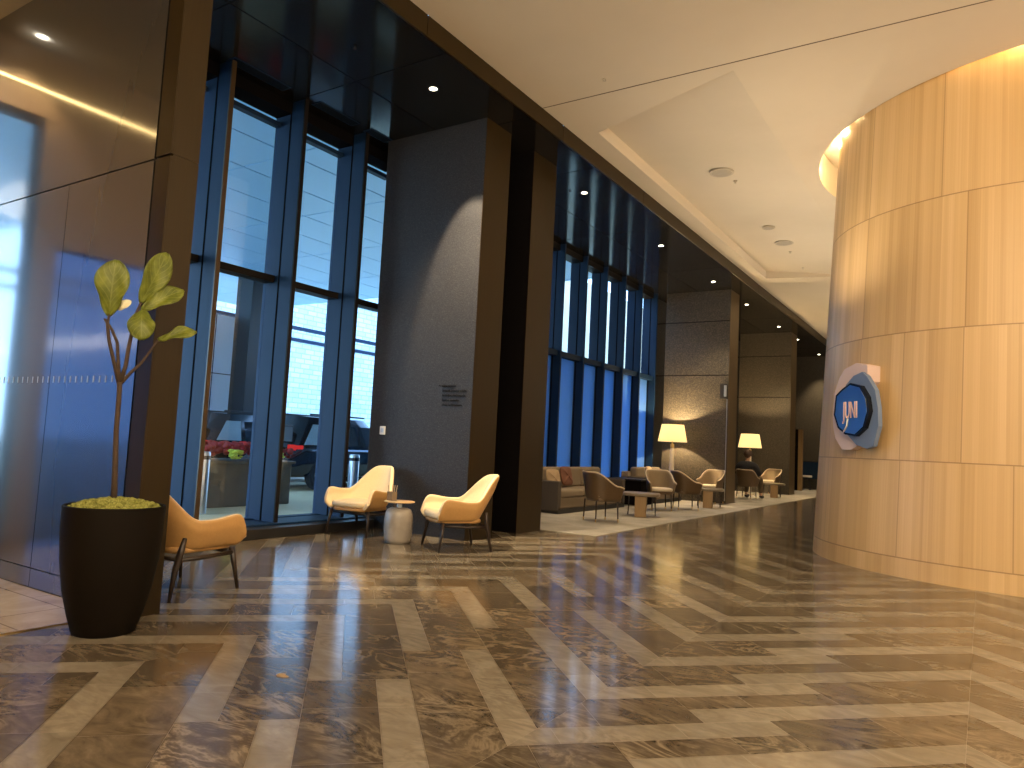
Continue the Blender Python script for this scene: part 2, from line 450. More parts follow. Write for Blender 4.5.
M['car_glass'] = mat_simple('dark_car_glass', (.02,.03,.04), .04, spec=.9)
M['car_glass_l'] = mat_simple('daylit_car_glass', (.30,.40,.44), .05, spec=.9)  # lighter copy of the car glass with daylight put into its colour
M['tyre'] = mat_simple('tyre_rubber', (.010,.010,.010), .85)
M['rim'] = mat_simple('alloy_rim', (.42,.40,.36), .3, .8)
M['tail'] = mat_emit('red_tail_lamp', (1,.05,.05), .45)
M['chrome'] = mat_simple('satin_steel', (.50,.53,.56), .3, .8)
def paving():
    t = NT('pale_drive_paving'); n = t.noise(t.pos((1,1,1)), 1.2, 5)
    t.bsdf(t.mix(n,(.66,.50,.27),(.82,.64,.37)), .6, 0, .3); return t.m
M['paving'] = paving()
def canopy_mat():
    t = NT('canopy_panel'); n = t.noise(t.pos((.2,.2,.2)), 1.2, 2)
    t.bsdf(t.mix(n,(.34,.60,.92),(.42,.69,1.0)), .35, 0, .5); return t.m
M['canopy'] = canopy_mat()
def far_stone():
    t = NT('grey_stone_masonry')
    mp = t.n('ShaderNodeMapping'); g = t.n('ShaderNodeNewGeometry'); sx = t.n('ShaderNodeSeparateXYZ'); cb = t.n('ShaderNodeCombineXYZ')
    t.l(g.outputs['Position'], sx.inputs[0]); t.l(sx.outputs[1], cb.inputs[0]); t.l(sx.outputs[2], cb.inputs[1])
    n = t.noise(cb.outputs[0], 1.5, 3)
    br = t.n('ShaderNodeTexBrick'); t.l(cb.outputs[0], br.inputs['Vector']); br.inputs['Scale'].default_value = 1.
    br.inputs['Brick Width'].default_value = .62; br.inputs['Row Height'].default_value = .26; br.inputs['Mortar Size'].default_value = .03; br.offset = .37
    br.inputs['Color1'].default_value = (.62,.68,.68,1); br.inputs['Color2'].default_value = (.44,.51,.53,1); br.inputs['Mortar'].default_value = (.28,.34,.37,1)
    c = t.mix(t.math('MULTIPLY', n, .35), br.outputs[0], (.72,.75,.74))
    t.bsdf(c, .8, 0, .2); return t.m
M['far_stone'] = far_stone()
M['panel_grey'] = mat_simple('blue_grey_facade_panel', (.70,.80,.92), .45, nscale=2, var=.06, kind='Object')
M['planter_stone'] = mat_simple('brown_grey_planter_stone', (.15,.13,.10), .6, nscale=4, var=.25)
M['flower_red'] = mat_simple('red_mums', (.34,.022,.018), .8, nscale=70, var=.6)
M['flower_green'] = mat_simple('lime_foliage', (.55,.62,.06), .7, nscale=40, var=.35)
M['pale_facade'] = mat_simple('pale_plaster_facade', (.62,.52,.36), .8, nscale=1.5, var=.18)

# ------------------------------------------------------------------ key dimensions (metres; hall runs along +Y)
ZS = 5.75      # dark soffit
ZC = 5.97      # cream ceiling
XF = -5.14     # fascia face
XW = -8.1      # glazing plane
XP = -5.72     # pier faces

# ------------------------------------------------------------------ floor
def clip(poly, nx, ny, d):      # keep nx*x+ny*y <= d
    out = []
    for i in range(len(poly)):
        a, b = poly[i], poly[(i+1) % len(poly)]
        da, db = nx*a[0]+ny*a[1]-d, nx*b[0]+ny*b[1]-d
        if da <= 0: out.append(a)
        if (da < 0 < db) or (db < 0 < da):
            s = da/(da-db); out.append((a[0]+(b[0]-a[0])*s, a[1]+(b[1]-a[1])*s))
    return out
def build_floor():
    bm = bmesh.new()
    lay = bm.faces.layers.float_color.new('tile')
    P = .755; S2 = math.sqrt(2); md = P/S2; lw = .176
    folds = [-3.9]
    # (1,-1) legs are 2.17 wide, (1,1) legs 1.68 wide
    right = [(-3.9,-1.73,-1),(-1.73,-.07,1),(-.07,2.1,-1),(2.1,3.76,1),(3.76,5.9,-1),(5.9,7.5,1)]
    left = [(-5.58,-3.9,1),(-7.75,-5.58,-1),(-9.4,-7.75,1)]
    ph = {}
    y = 3.68
    secs = []
    for a, b, sg in right:
        secs.append((a, b, sg, y)); y = y + sg*(b-a)
    y = 3.68
    for a, b, sg in left:
        y = y - sg*(b-a); secs.append((a, b, sg, y))
    g = .0012
    def tile(poly, light):
        if len(poly) < 3: return
        ar = sum(poly[i][0]*poly[(i+1)%len(poly)][1]-poly[(i+1)%len(poly)][0]*poly[i][1] for i in range(len(poly)))
        if abs(ar) < 2e-4: return
        if min(p[1] for p in poly) > 37 or max(p[1] for p in poly) < -3.9: return
        vs = [bm.verts.new((p[0],p[1],0)) for p in poly]
        f = bm.faces.new(vs)
        if f.normal.z < 0: f.normal_flip()
        f.normal_update()
        if f.normal.z < 0: f.normal_flip()
        f[lay] = (1. if light else 0., rnd.random(), rnd.random(), 1)
    for xa, xb, sg, ya in secs:
        xm = (xa+xb)/2
        # local axes: e along the strip, n across (towards +Y)
        e = Vector((1,sg)).normalized(); n = Vector((-sg,1)).normalized() if sg > 0 else Vector((1,1)).normalized()
        t_ref = n.x*xa + n.y*ya
        k0 = math.floor(((-5)-t_ref)/md)-14; k1 = math.ceil((40-t_ref)/md)+14
        for k in range(k0, k1):
            t0 = t_ref + k*md
            tm = t0 + md/2
            s_cut = (xm - n.x*tm)/e.x
            s_a = (xa - n.x*tm)/e.x - 1.0; s_b = (xb - n.x*tm)/e.x + 1.0
            if sg < 0:
                rows = [(1,t0,t0+lw,True,s_a,s_cut),(1,t0+lw,t0+md,False,s_a,s_cut),(2,t0,t0+md-lw,False,s_cut,s_b),(2,t0+md-lw,t0+md,True,s_cut,s_b)]
            else:
                cA = (xm-.30 - n.x*(t0+lw/2))/e.x; cC = (xm+.07 - n.x*(t0+md-lw/2))/e.x
                rows = [(1,t0,t0+md-lw,False,s_a,cA),(1,t0+md-lw,t0+md,True,s_a,cC),
                        (2,t0,t0+lw,True,cA,s_b),(2,t0+lw,t0+md-lw,False,cA,cC),(2,t0+lw,t0+md,False,cC,s_b)]
            for half, ta, tb, li, sa, sb in rows:
                if True:
                    L = .61
                    s = (sb if half == 1 else sa)
                    step = -L if half == 1 else L
                    first = True
                    while (s > sa if half == 1 else s < sb):
                        ln = step*(.55+.45*rnd.random() if first else 1); first = False
                        s2 = max(s+ln, sa) if half == 1 else min(s+ln, sb)
                        lo, hi = min(s,s2)+g, max(s,s2)-g
                        q = [(e*lo+n*(ta+g)), (e*hi+n*(ta+g)), (e*hi+n*(tb-g)), (e*lo+n*(tb-g))]
                        q = [(p.x,p.y) for p in q]
                        q = clip(q, -1, 0, -xa-g*.5); q = clip(q, 1, 0, xb-g*.5) if q else q
                        if q: q = clip(q, 0, 1, 37.)
                        if q: q = clip(q, 0, -1, 3.9)
                        if q: q = clip(q, -1, 0, 8.6)
                        if q: q = clip(q, 1, 0, 6.9)
                        tile(q, li)
                        s = s2
    # bed under the joints
    for a in [(-8.6,-3.9,6.9,37.)]:
        vs = [bm.verts.new(v) for v in ((a[0],a[1],-.003),(a[2],a[1],-.003),(a[2],a[3],-.003),(a[0],a[3],-.003))]
        f = bm.faces.new(vs); f.material_index = 1
    me = bpy.data.meshes.new('floor'); bm.to_mesh(me); bm.free()
    me.materials.append(M['floor']); me.materials.append(M['grout'])
    o = bpy.data.objects.new('floor', me); COL.objects.link(o); o['kind'] = 'structure'
    return o
build_floor()
struct(MB().box(-8.1,-4.985,-3.9,2.85,-.002,.005), 'floor', M['travertine'])
struct(MB().box(-4.985,-4.965,-3.9,2.86,-.002,.007), 'trim_1', M['brass'])

# ------------------------------------------------------------------ ceilings
def circ(cx, cy, r, n, a0=0, a1=2*PI):
    return [(cx+r*math.cos(a0+(a1-a0)*k/n), cy+r*math.sin(a0+(a1-a0)*k/n)) for k in range(n)]
HC = (1.31, 12.9, 3.6)   # ceiling opening round the oak drum
def main_ceiling():
    bm = bmesh.new()
    def face(pts, mi=0):
        f = bm.faces.new([bm.verts.new(p) for p in pts]); f.material_index = mi; return f
    z = ZC; ZB = ZC+.24
    # outer slab with round opening and a shallow raised field to its left
    def edge(loop, closed=True):
        vs = [bm.verts.new((x,y,z)) for x,y in loop]
        return vs, [bm.edges.new((vs[i],vs[(i+1)%len(vs)])) for i in range(len(vs))]
    outer = [(XF,-4),(7,-4),(7,37),(XF,37)]
    hole = circ(*HC, 96)
    rec = [(-4.82,9.36),(-2.62,8.46),(-2.55,20.05),(-4.82,19.45)]
    rec = [(-4.80,9.40),(-3.3,8.80),(-2.55,8.52),(-2.56,19.9),(-4.80,19.4)]
    _, e1 = edge(outer); _, e2 = edge(hole); rv, e3 = edge(rec)
    bmesh.ops.triangle_fill(bm, use_beauty=True, use_dissolve=False, edges=e1+e2+e3)
    # raised field: deepest at its outer edge, running out to nothing at the drum side
    hts = [.20,.10,0.,0.,.20]
    top = [bm.verts.new((x,y,z+h)) for (x,y),h in zip(rec,hts)]
    n = len(rec)
    bm.faces.new(top)
    for i in range(n):
        j = (i+1)%n
        try: bm.faces.new((rv[i],rv[j],top[j],top[i]))
        except ValueError: pass
    bmesh.ops.remove_doubles(bm, verts=bm.verts, dist=.0005)
    for f in list(bm.faces):
        c = f.calc_center_median()
        if abs(c.z-z) < 1e-4:
            if (c.x-HC[0])**2+(c.y-HC[1])**2 < (HC[2]-.02)**2: bm.faces.remove(f); continue
    # delete slab faces covering the raised field
    def inside(px, py, poly):
        r = False
        for i in range(len(poly)):
            (x1,y1),(x2,y2) = poly[i], poly[(i+1)%len(poly)]
            if (y1 > py) != (y2 > py) and px < (x2-x1)*(py-y1)/(y2-y1)+x1: r = not r
        return r
    for f in list(bm.faces):
        if all(abs(v.co.z-z) < 1e-4 for v in f.verts):
            c = f.calc_center_median()
            if inside(c.x, c.y, rec): bm.faces.remove(f)
    me = bpy.data.meshes.new('ceiling'); bm.to_mesh(me); bm.free(); me.materials.append(M['ceiling'])
    o = bpy.data.objects.new('ceiling', me); COL.objects.link(o); o['kind'] = 'structure'
main_ceiling()
# cove box over the drum: ring wall, lid and its LED line
mb = MB()
prof = circ(*HC, 96)
for i in range(96):
    a, b = prof[i], prof[(i+1)%96]
    mb._faces([(a[0],a[1],ZC),(b[0],b[1],ZC),(b[0],b[1],ZC+.55),(a[0],a[1],ZC+.55)], [(0,1,2,3)])
mb._faces([(x,y,ZC+.55) for x,y in prof], [tuple(range(96))])
struct(mb, 'trim_2', M['ceiling'], smooth=60)
# the drum itself
CB = (.456, 11.816, 2.57); CT = (.52, 11.98, 2.38)
def drum(deg, z):
    s = z/5.95
    cx = CB[0]+(CT[0]-CB[0])*s; cy = CB[1]+(CT[1]-CB[1])*s; r = CB[2]+(CT[2]-CB[2])*s
    a = R(deg)
    return Vector((cx+r*math.sin(a), cy-r*math.cos(a), z))
def build_drum():
    bm = bmesh.new(); uvl = bm.loops.layers.uv.new('UVMap')
    n = 144; zs = [0,.22,1.335,2.86,4.45,6.3]
    grid = [[bm.verts.new(drum(-180+360*k/n, z)) for k in range(n)] for z in zs]
    for j in range(len(zs)-1):
        for k in range(n):
            f = bm.faces.new((grid[j][k],grid[j][(k+1)%n],grid[j+1][(k+1)%n],grid[j+1][k]))
            uv = [(-180+360*k/n,zs[j]),(-180+360*(k+1)/n,zs[j]),(-180+360*(k+1)/n,zs[j+1]),(-180+360*k/n,zs[j+1])]
            for l, c in zip(f.loops, uv): l[uvl].uv = c
            f.smooth = True
    me = bpy.data.meshes.new('wall_right'); bm.to_mesh(me); bm.free(); me.materials.append(M['oak'])
    o = bpy.data.objects.new('wall_right', me); COL.objects.link(o); o['kind'] = 'structure'
build_drum()
# LED line in the cove, standing on the drum's top edge
mb = MB()
for k in range(0, 120):
    d0, d1 = -140+1.6*k, -140+1.6*(k+1)
    a, b = drum(d0, 6.3), drum(d1, 6.3)
    ci = Vector((CT[0],CT[1],6.3))
    a2 = a+(a-ci).normalized()*.03; b2 = b+(b-ci).normalized()*.03
    mb._faces([a2+Vector((0,0,-.02)), b2+Vector((0,0,-.02)), b2+Vector((0,0,.05)), a2+Vector((0,0,.05))], [(0,1,2,3)])
struct(mb, 'trim_3', M['cove'])

# dark soffit along the windows, fascia, ceiling joint
mb = MB()
mb.box(-8.4, XF-.03, 2.85, 37, ZS, ZS+.2)
struct(mb, 'ceiling', M['soffit'])
mb = MB()
for x in (-6.62,):
    mb.box(x-.006,x+.006,3.1,37,ZS-.002,ZS+.01)
for y in (4.4,6.25,8.1,10.1,13.5,17,20.9,24.,28,31):
    mb.box(-8.1,XF-.03,y-.006,y+.006,ZS-.002,ZS+.01)
struct(mb, 'trim_4', M['black'])
mb = MB(); ys = [-4,2.2,5.84,8.95,11.96,16,20,24,28,32,37]
for a, b in zip(ys[:-1], ys[1:]):
    mb.box(XF-.03, XF, a+.006, b-.006, ZS-.02, ZC+.0)
struct(mb, 'trim_5', M['bronze'])
struct(MB().box(XF-.028,7,8.33,8.345,ZC-.003,ZC+.001), 'trim_6', M['ceiling_joint'])

# ------------------------------------------------------------------ left fin wall with smoked mirror panels
struct(MB().box(-8.1,-4.83,2.87,3.07,0,ZS), 'wall_left', M['bronze'])
mb = MB()
for x0, x1, z0, z1 in ((-8.1,-5.03,3.225,ZS),(-8.1,-6.234,.155,3.212),(-6.226,-5.03,.155,3.212),(-8.1,-6.234,.012,.147),(-6.226,-5.03,.012,.147)):
    mb.box(x0,x1,2.85,2.872,z0,z1)
struct(mb, 'wall_front', M['mirror_panel'])
mb = MB(); mb.box(-5.005,-4.828,2.848,2.872,0,3.21); mb.box(-5.005,-4.828,2.848,2.872,3.23,ZS); mb.box(-4.832,-4.826,2.86,3.07,0,3.21); mb.box(-4.832,-4.826,2.86,3.07,3.23,ZS)
struct(mb, 'trim_7', M['bronze'])
mb = MB()
for k in range(24):
    x = -7.1+.085*k
    mb.box(x-.003,x+.003,2.846,2.8505,1.60,1.65)
struct(mb, 'trim_8', M['chrome'])

# entrance bay that the smoked panels reflect
mb = MB()
mb.box(-8.3,-8.1,-4,.3,0,ZS); mb.box(-8.3,-8.1,.3,2.05,3.1,ZS); mb.box(-8.3,-8.1,2.05,2.27,0,ZS); mb.box(-8.3,-8.1,2.27,2.85,4.4,ZS)
struct(mb, 'wall_left', M['portal_wood'])
en = empty('window_3', kind='structure')
MB().box(-8.25,-8.15,2.27,2.33,0,4.4).box(-8.25,-8.15,2.79,2.85,0,4.4).box(-8.25,-8.15,2.33,2.79,4.34,4.4).box(-8.25,-8.15,2.33,2.79,0,.1).build('window_frame', M['frame'], en)
MB().box(-8.205,-8.195,.3,2.05,0,3.1).build('pane', M['tint_glass'], en)  # tinted opening added so the smoked panels reflect more blue
MB().box(-8.205,-8.195,2.33,2.79,.1,4.34).build('pane', M['glass'], en)
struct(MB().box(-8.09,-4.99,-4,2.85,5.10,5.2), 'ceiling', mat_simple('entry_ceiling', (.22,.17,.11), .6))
struct(MB().box(-8.099,-8.085,-4,2.84,4.665,4.69), 'trim_9', M['cove2'])
# closing walls behind and beside the camera, never in frame
struct(MB().box(-8.1,7,-4.1,-3.9,0,6.2), 'wall_back', M['ceiling'])
struct(MB().box(7,7.1,-4,37,0,6.2), 'wall_right', M['ceiling'])

# ------------------------------------------------------------------ piers along the window side
def pier(y0, y1, yg, y2, x1=XP):
    """textured block y0..y1, black recess y1..yg, bronze flange yg..y2"""
    mb = MB()
    mb.box(-7.53,x1,y0,y1,0,ZS, 0)
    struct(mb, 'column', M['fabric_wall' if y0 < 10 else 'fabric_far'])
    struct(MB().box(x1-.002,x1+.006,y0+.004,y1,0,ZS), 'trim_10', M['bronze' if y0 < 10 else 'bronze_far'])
    if yg > y1:
        struct(MB().box(-8.1,x1-1.1,y1,yg,0,ZS), 'column', M['black'])
        struct(MB().box(-8.1,x1,yg,y2,0,ZS), 'column', M['bronze'])
        struct(MB().box(-8.1,x1-.004,yg-.006,yg,0,ZS), 'trim_13', M['black'])
pier(7.84, 8.45, 9.11, 9.80)
pier(19.42, 20.22, 20.22, 20.22)
pier(26.88, 27.75, 27.75, 27.75)
pier(33.6, 34.4, 34.4, 34.4)
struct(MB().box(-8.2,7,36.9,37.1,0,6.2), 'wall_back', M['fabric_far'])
# joints on the far piers' cladding
mb = MB()
for yf in (19.42, 26.88):
    for z in (3.42, 4.9): mb.box(-8.1, XP, yf-.003, yf+.001, z-.012, z+.012)
struct(mb, 'trim_11', M['frame_cap'])

# ------------------------------------------------------------------ window wall, front bay
w1 = empty('window_1', kind='structure')
ZT = 3.33
def fin(parent, y0, y1, z0, z1, xin, capm='frame_cap'):
    o = MB().box(XW-.06,xin,y0,y1,z0,z1).build('mullion', M['frame'], parent)
    ym = y0
    MB().box(xin-.001,xin+.022,y0-.004,y1+.004,z0,z1).build('mullion_cap', M[capm], o)
    xm = (XW+xin)/2
    MB().box(xm-.012,xm+.012,y0-.005,y0+.001,z0,z1).build('shadow_gap', M['black'], o)
XI = -7.60
FY = (4.01,5.15,6.28,7.43)
for y0 in FY:
    fin(w1, y0, y0+.05, .151, ZS, XI, 'frame_cap_lit' if y0 == 5.15 else 'frame_cap')
MB().box(XW-.05,XW+.16,3.07,8.45,ZT-.045,ZT+.045).build('transom', M['frame_cap'], w1)
MB().box(XW-.05,XW+.25,3.07,8.45,ZS-.16,ZS).build('head', M['black'], w1)
MB().box(XW-.05,XW+.05,3.07,8.45,ZS-.30,ZS-.24).build('upper_rail', M['frame'], w1)
MB().box(XW-.05,XW+.10,3.07,8.45,.0,.16).build('sill', M['frame'], w1)
ed = [3.07]+[q for y in FY for q in (y,y+.05)]+[8.45]
for a, b in zip(ed[0::2], ed[1::2]):
    MB().box(XW-.012,XW+.0,a,b,.16,ZT-.05).build('pane', M['glass'], w1)
    MB().box(XW-.012,XW+.0,a,b,ZT+.05,ZS-.16).build('pane', M['glass'], w1)
struct(MB().box(-7.99,-7.32,3.07,7.84,0,.125), 'baseboard_left', M['black_metal'], bevel=.008)
struct(MB().box(-7.99,-7.5,3.07,7.84,.126,.15), 'baseboard_left', M['frame'])
# lounge bay
w2 = empty('window_2', kind='structure')
yb = 9.80; XJ = -7.75
fy = [10.50+1.09*k for k in range(9)]
for y0 in fy: fin(w2, y0, y0+.05, .02, ZS, XJ, 'frame')
eg = [yb]+[q for y in fy for q in (y,y+.05)]+[19.42]
for a, b in zip(eg[0::2], eg[1::2]):
    MB().box(XW+.12,XW+.14,a+.004,b-.004,.25,ZT-.06).build('frosted_pane', M['blue_glass'], w2)
    MB().box(XW-.012,XW,a,b,ZT+.06,ZS-.14).build('pane', M['glass'], w2)
MB().box(XW-.05,XW+.30,yb,19.42,ZT-.06,ZT+.06).build('transom', M['frame'], w2)
MB().box(XW-.05,XW+.25,yb,19.42,ZS-.14,ZS).build('head', M['frame_cap'], w2)
MB().box(XW-.05,XW+.25,yb,19.42,0,.25).build('sill', M['frame'], w2)
# plain dark back wall in the further bays
struct(MB().box(-8.15,-8.0,19.5,37,0,ZS), 'wall_left', M['fabric_wall'])

# ------------------------------------------------------------------ ceiling fixtures
def downlight(x, y, z, label, group='recessed downlights in the dark soffit'):
    t = empty('downlight', (x,y,z), 0, label, 'ceiling light', group)
    MB().lathe([(.075,-.004),(.075,.004),(.05,.004),(.05,-.004)], 24, cap=False).build('trim_ring', M['black_metal'], t)
    MB().lathe([(.05,-.001),(.045,-.004),(.0,-.006)], 24, cap=False).build('lens', M['lens'], t)
    return t
def spot(x, y, z, e, size=70, blend=.6, col=(1,.78,.50), rot=(0,0,0), rad=.04):
    l = bpy.data.lights.new('spot','SPOT'); l.energy = e; l.spot_size = R(size); l.spot_blend = blend; l.color = col; l.shadow_soft_size = rad
    o = bpy.data.objects.new('spot_lamp', l); COL.objects.link(o); o.location = (x,y,z); o.rotation_euler = rot; return o
DY = [6.85,11.05,14.70,18.36,21.55,25.58,28.6,32.9]
words = ['nearest downlight in the dark soffit, in front of the big dark pier','second downlight in the dark soffit, just past the big dark pier','third downlight in the dark soffit, above the sofas','fourth downlight, right in front of the first lamp pier','fifth downlight, just past the pier behind the first lamp','sixth downlight, above the seated person','seventh downlight, by the last bronze edge','farthest downlight visible at the edge of the oak drum']
for y, w in zip(DY, words):
    downlight(-5.87, y, ZS-.002, w)
    spot(-5.87, y, ZS-.03, 1000 if y < 8 else 480, 75, .7)
wv = Vector((-5.80,7.84,3.3))-Vector((-5.87,6.85,ZS-.04)); spot(-5.87,6.85,ZS-.04,900,42,.35,(1,.80,.54),wv.to_track_quat('-Z','Y').to_euler())
downlight(-7.85, 2.5, 5.098, 'entrance downlight seen mirrored in the smoked wall panel')
spot(-7.85, 2.5, 5.06, 160, 90)
def disc_fixture(name, x, y, r, label, cat, z=ZC, m='grey_fixture'):
    t = empty(name, (x,y,z), 0, label, cat)
    MB().lathe([(r,-.012),(r,.002)], 28).build('flange', M[m], t, smooth=40)
    MB().lathe([(r*.82,-.016),(r*.8,-.012)], 28).build('grille', mat_simple('grille_mesh',(.38,.33,.26),.7), t, smooth=40)
zz = ZC+.11
disc_fixture('ceiling_speaker', -3.73, 11.95, .20, 'nearest round grey speaker in the bright ceiling field', 'speaker', ZC+.105)
disc_fixture('ceiling_speaker', -3.77, 15.35, .13, 'small round speaker, middle of the row in the ceiling', 'speaker', ZC+.105)
disc_fixture('ceiling_speaker', -3.73, 16.60, .20, 'far round grey speaker in the bright ceiling field', 'speaker', ZC+.105)
def sprinkler(x, y, z, label, m='grey_fixture'):
    t = empty('sprinkler_head', (x,y,z), 0, label, 'sprinkler')
    MB().lathe([(.032,-.01),(.032,.012)], 20).build('escutcheon', M[m], t)
    MB().lathe([(.010,-.035),(.010,-.01)], 12).lathe([(.022,-.038),(.022,-.035)], 16).build('deflector', M[m], t)
sprinkler(-3.64, 12.45, ZC+.105, 'small sprinkler beside the nearest ceiling speaker')
sprinkler(-3.77, 17.4, ZC+.105, 'small sprinkler just past the far ceiling speaker')
sprinkler(-3.80, 19.0, ZC+.105, 'sprinkler at the far end of the bright ceiling field')
sprinkler(-4.03, 8.0, ZC+.012, 'sprinkler in the near ceiling by the thin joint line')
sprinkler(-6.05, 5.65, ZS+.012, 'black sprinkler in the blue lit soffit above the front windows', 'black_metal')
sprinkler(-6.05, 10.85, ZS+.012, 'black sprinkler in the soffit beside the second downlight', 'black_metal')
def vent(x, y, L, label):
    t = empty('linear_vent', (x,y,ZS-.002), 0, label, 'air vent', 'linear air vents above the front windows')
    MB().box(-.09,.09,-L/2,L/2,-.006,.002).build('frame', M['frame'], t)
    for k in range(4): MB().box(-.065+.036*k,-.05+.036*k,-L/2+.02,L/2-.02,-.010,-.004).build('slat', M['black'], t)
vent(-7.60, 5.55, .85, 'linear slot vent above the window left of the middle mullion')
vent(-7.55, 6.80, .75, 'linear slot vent above the middle front window')
vent(-7.52, 7.60, .45, 'linear slot vent nearest the big dark pier')
for x, y in ((-4.9,13.6),(-4.9,14.9),(-4.6,10.9)):
    pass

# ------------------------------------------------------------------ potted fiddle leaf fig
AX = Vector((-4.64,2.585,0)); LAT = Vector((.487,.873,0)); DEP = Vector((-.873,.487,0))
fig = empty('potted_fig_tree', AX, 0, 'fiddle leaf fig in a tall tapered black planter beside the smoked panels', 'plant')
prof = [(.172,0),(.182,.012),(.215,.12),(.254,.28),(.279,.45),(.290,.62),(.293,.785),(.286,.79),(.276,.785),(.272,.73)]
MB().lathe(prof, 64).build('planter', M['pot'], fig, smooth=50)
mb = MB()
def moss_fn(u, v):
    a = 2*PI*u; r = .272*v
    h = .762+.058*(1-v*v)+.014*math.sin(7*a+3*v*5)*v+.012*math.sin(13*a+9*v)*v
    return (r*math.cos(a), r*math.sin(a), h)
mb.grid(moss_fn, 40, 9, True)
for k in range(260):
    a = rnd.uniform(0,2*PI); r = .265*math.sqrt(rnd.random())
    h = .768+.056*(1-(r/.272)**2)
    s = rnd.uniform(.010,.024)
    mb.ball((r*math.cos(a), r*math.sin(a), h), (s,s,s*.8), 6, 4)
mb.build('moss', M['moss'], fig, smooth=180)
def PL(a, z, d=0): return LAT*a + DEP*d + Vector((0,0,z))
stem = MB()
stem.tube([PL(-.008,.74),PL(-.02,1.0),PL(-.034,1.25,.01),PL(-.036,1.45),PL(-.040,1.57)], [.020,.017,.0155,.015,.015], 12)
stem.build('trunk', M['trunk'], fig, smooth=180)
for pts, r in (([(-.04,1.55),(-.085,1.70),(-.123,1.83),(-.140,1.93),(-.135,1.995)],(.015,.012,.011,.010,.006)),
               ([(-.04,1.55),(-.06,1.70),(-.075,1.82),(-.112,1.90),(-.160,1.965)],(.013,.011,.010,.009,.008)),
               ([(-.04,1.55),(-.015,1.68),(-.008,1.80),(.006,1.92),(.02,2.03),(.04,2.10)],(.015,.013,.012,.011,.010,.006)),
               ([(-.04,1.55),(.02,1.64),(.07,1.70),(.115,1.78),(.157,1.863)],(.012,.010,.009,.008,.005))):
    MB().tube([PL(a,z,.01*math.sin(9*z)) for a,z in pts], list(r), 9).build('branch', M['trunk'], fig, smooth=180)
def leaf(base, tip, width, curl, tilt, name='leaf', m='leaf', wav=.012):
    """fiddle shaped blade from base to tip; tilt rolls the blade about its midrib"""
    b = Vector(base); t = Vector(tip); ax = (t-b); L = ax.length; ax.normalize()
    nrm = -DEP; side = ax.cross(nrm).normalized(); nrm = side.cross(ax).normalized()
    side2 = side*math.cos(tilt)+nrm*math.sin(tilt); nrm2 = nrm*math.cos(tilt)-side*math.sin(tilt)
    bm = bmesh.new(); uvl = bm.loops.layers.uv.new('UVMap')
    nu, nv = 11, 15
    vs = []
    for j in range(nv):
        v = j/(nv-1)
        w = math.sin(PI*min(1,v*.98+.012))**.62*(.55+.5*v)*(1-.16*math.exp(-((v-.34)/.14)**2))
        w *= width/2
        row = []
        for i in range(nu):
            u = i/(nu-1)*2-1
            p = b + ax*(L*v) + side2*(w*u) + nrm2*(curl*L*(math.sin(PI*v)*.5) + .20*w*abs(u)**1.5 + wav*math.sin(9*v+4*u)*abs(u))
            row.append(bm.verts.new(p))
        vs.append(row)
    for j in range(nv-1):
        for i in range(nu-1):
            f = bm.faces.new((vs[j][i],vs[j][i+1],vs[j+1][i+1],vs[j+1][i])); f.smooth = True
            for l, (ii,jj) in zip(f.loops, ((i,j),(i+1,j),(i+1,j+1),(i,j+1))): l[uvl].uv = (ii/(nu-1), jj/(nv-1))
    me = bpy.data.meshes.new(name); bm.to_mesh(me); bm.free(); me.materials.append(M[m])
    o = bpy.data.objects.new(name, me); COL.objects.link(o); o.parent = fig
    s = o.modifiers.new('solid','SOLIDIFY'); s.thickness = .003
    return o
leaf(PL(-.135,1.985), PL(-.125,2.35,-.03), .245, .12, .15)
leaf(PL(.035,2.09), PL(.165,2.445,-.02), .205, .10, -.25)
leaf(PL(.045,2.05), PL(.285,2.215,.0), .165, .15, .35)
leaf(PL(.05,2.055), PL(.06,1.845,-.07), .20, .25, -.1)
leaf(PL(.157,1.863), PL(.382,1.94,-.05), .115, .18, .55)
leaf(PL(-.085,2.03), PL(-.022,2.10,-.02), .065, .3, .2, 'leaf_bud', 'bud', .004)

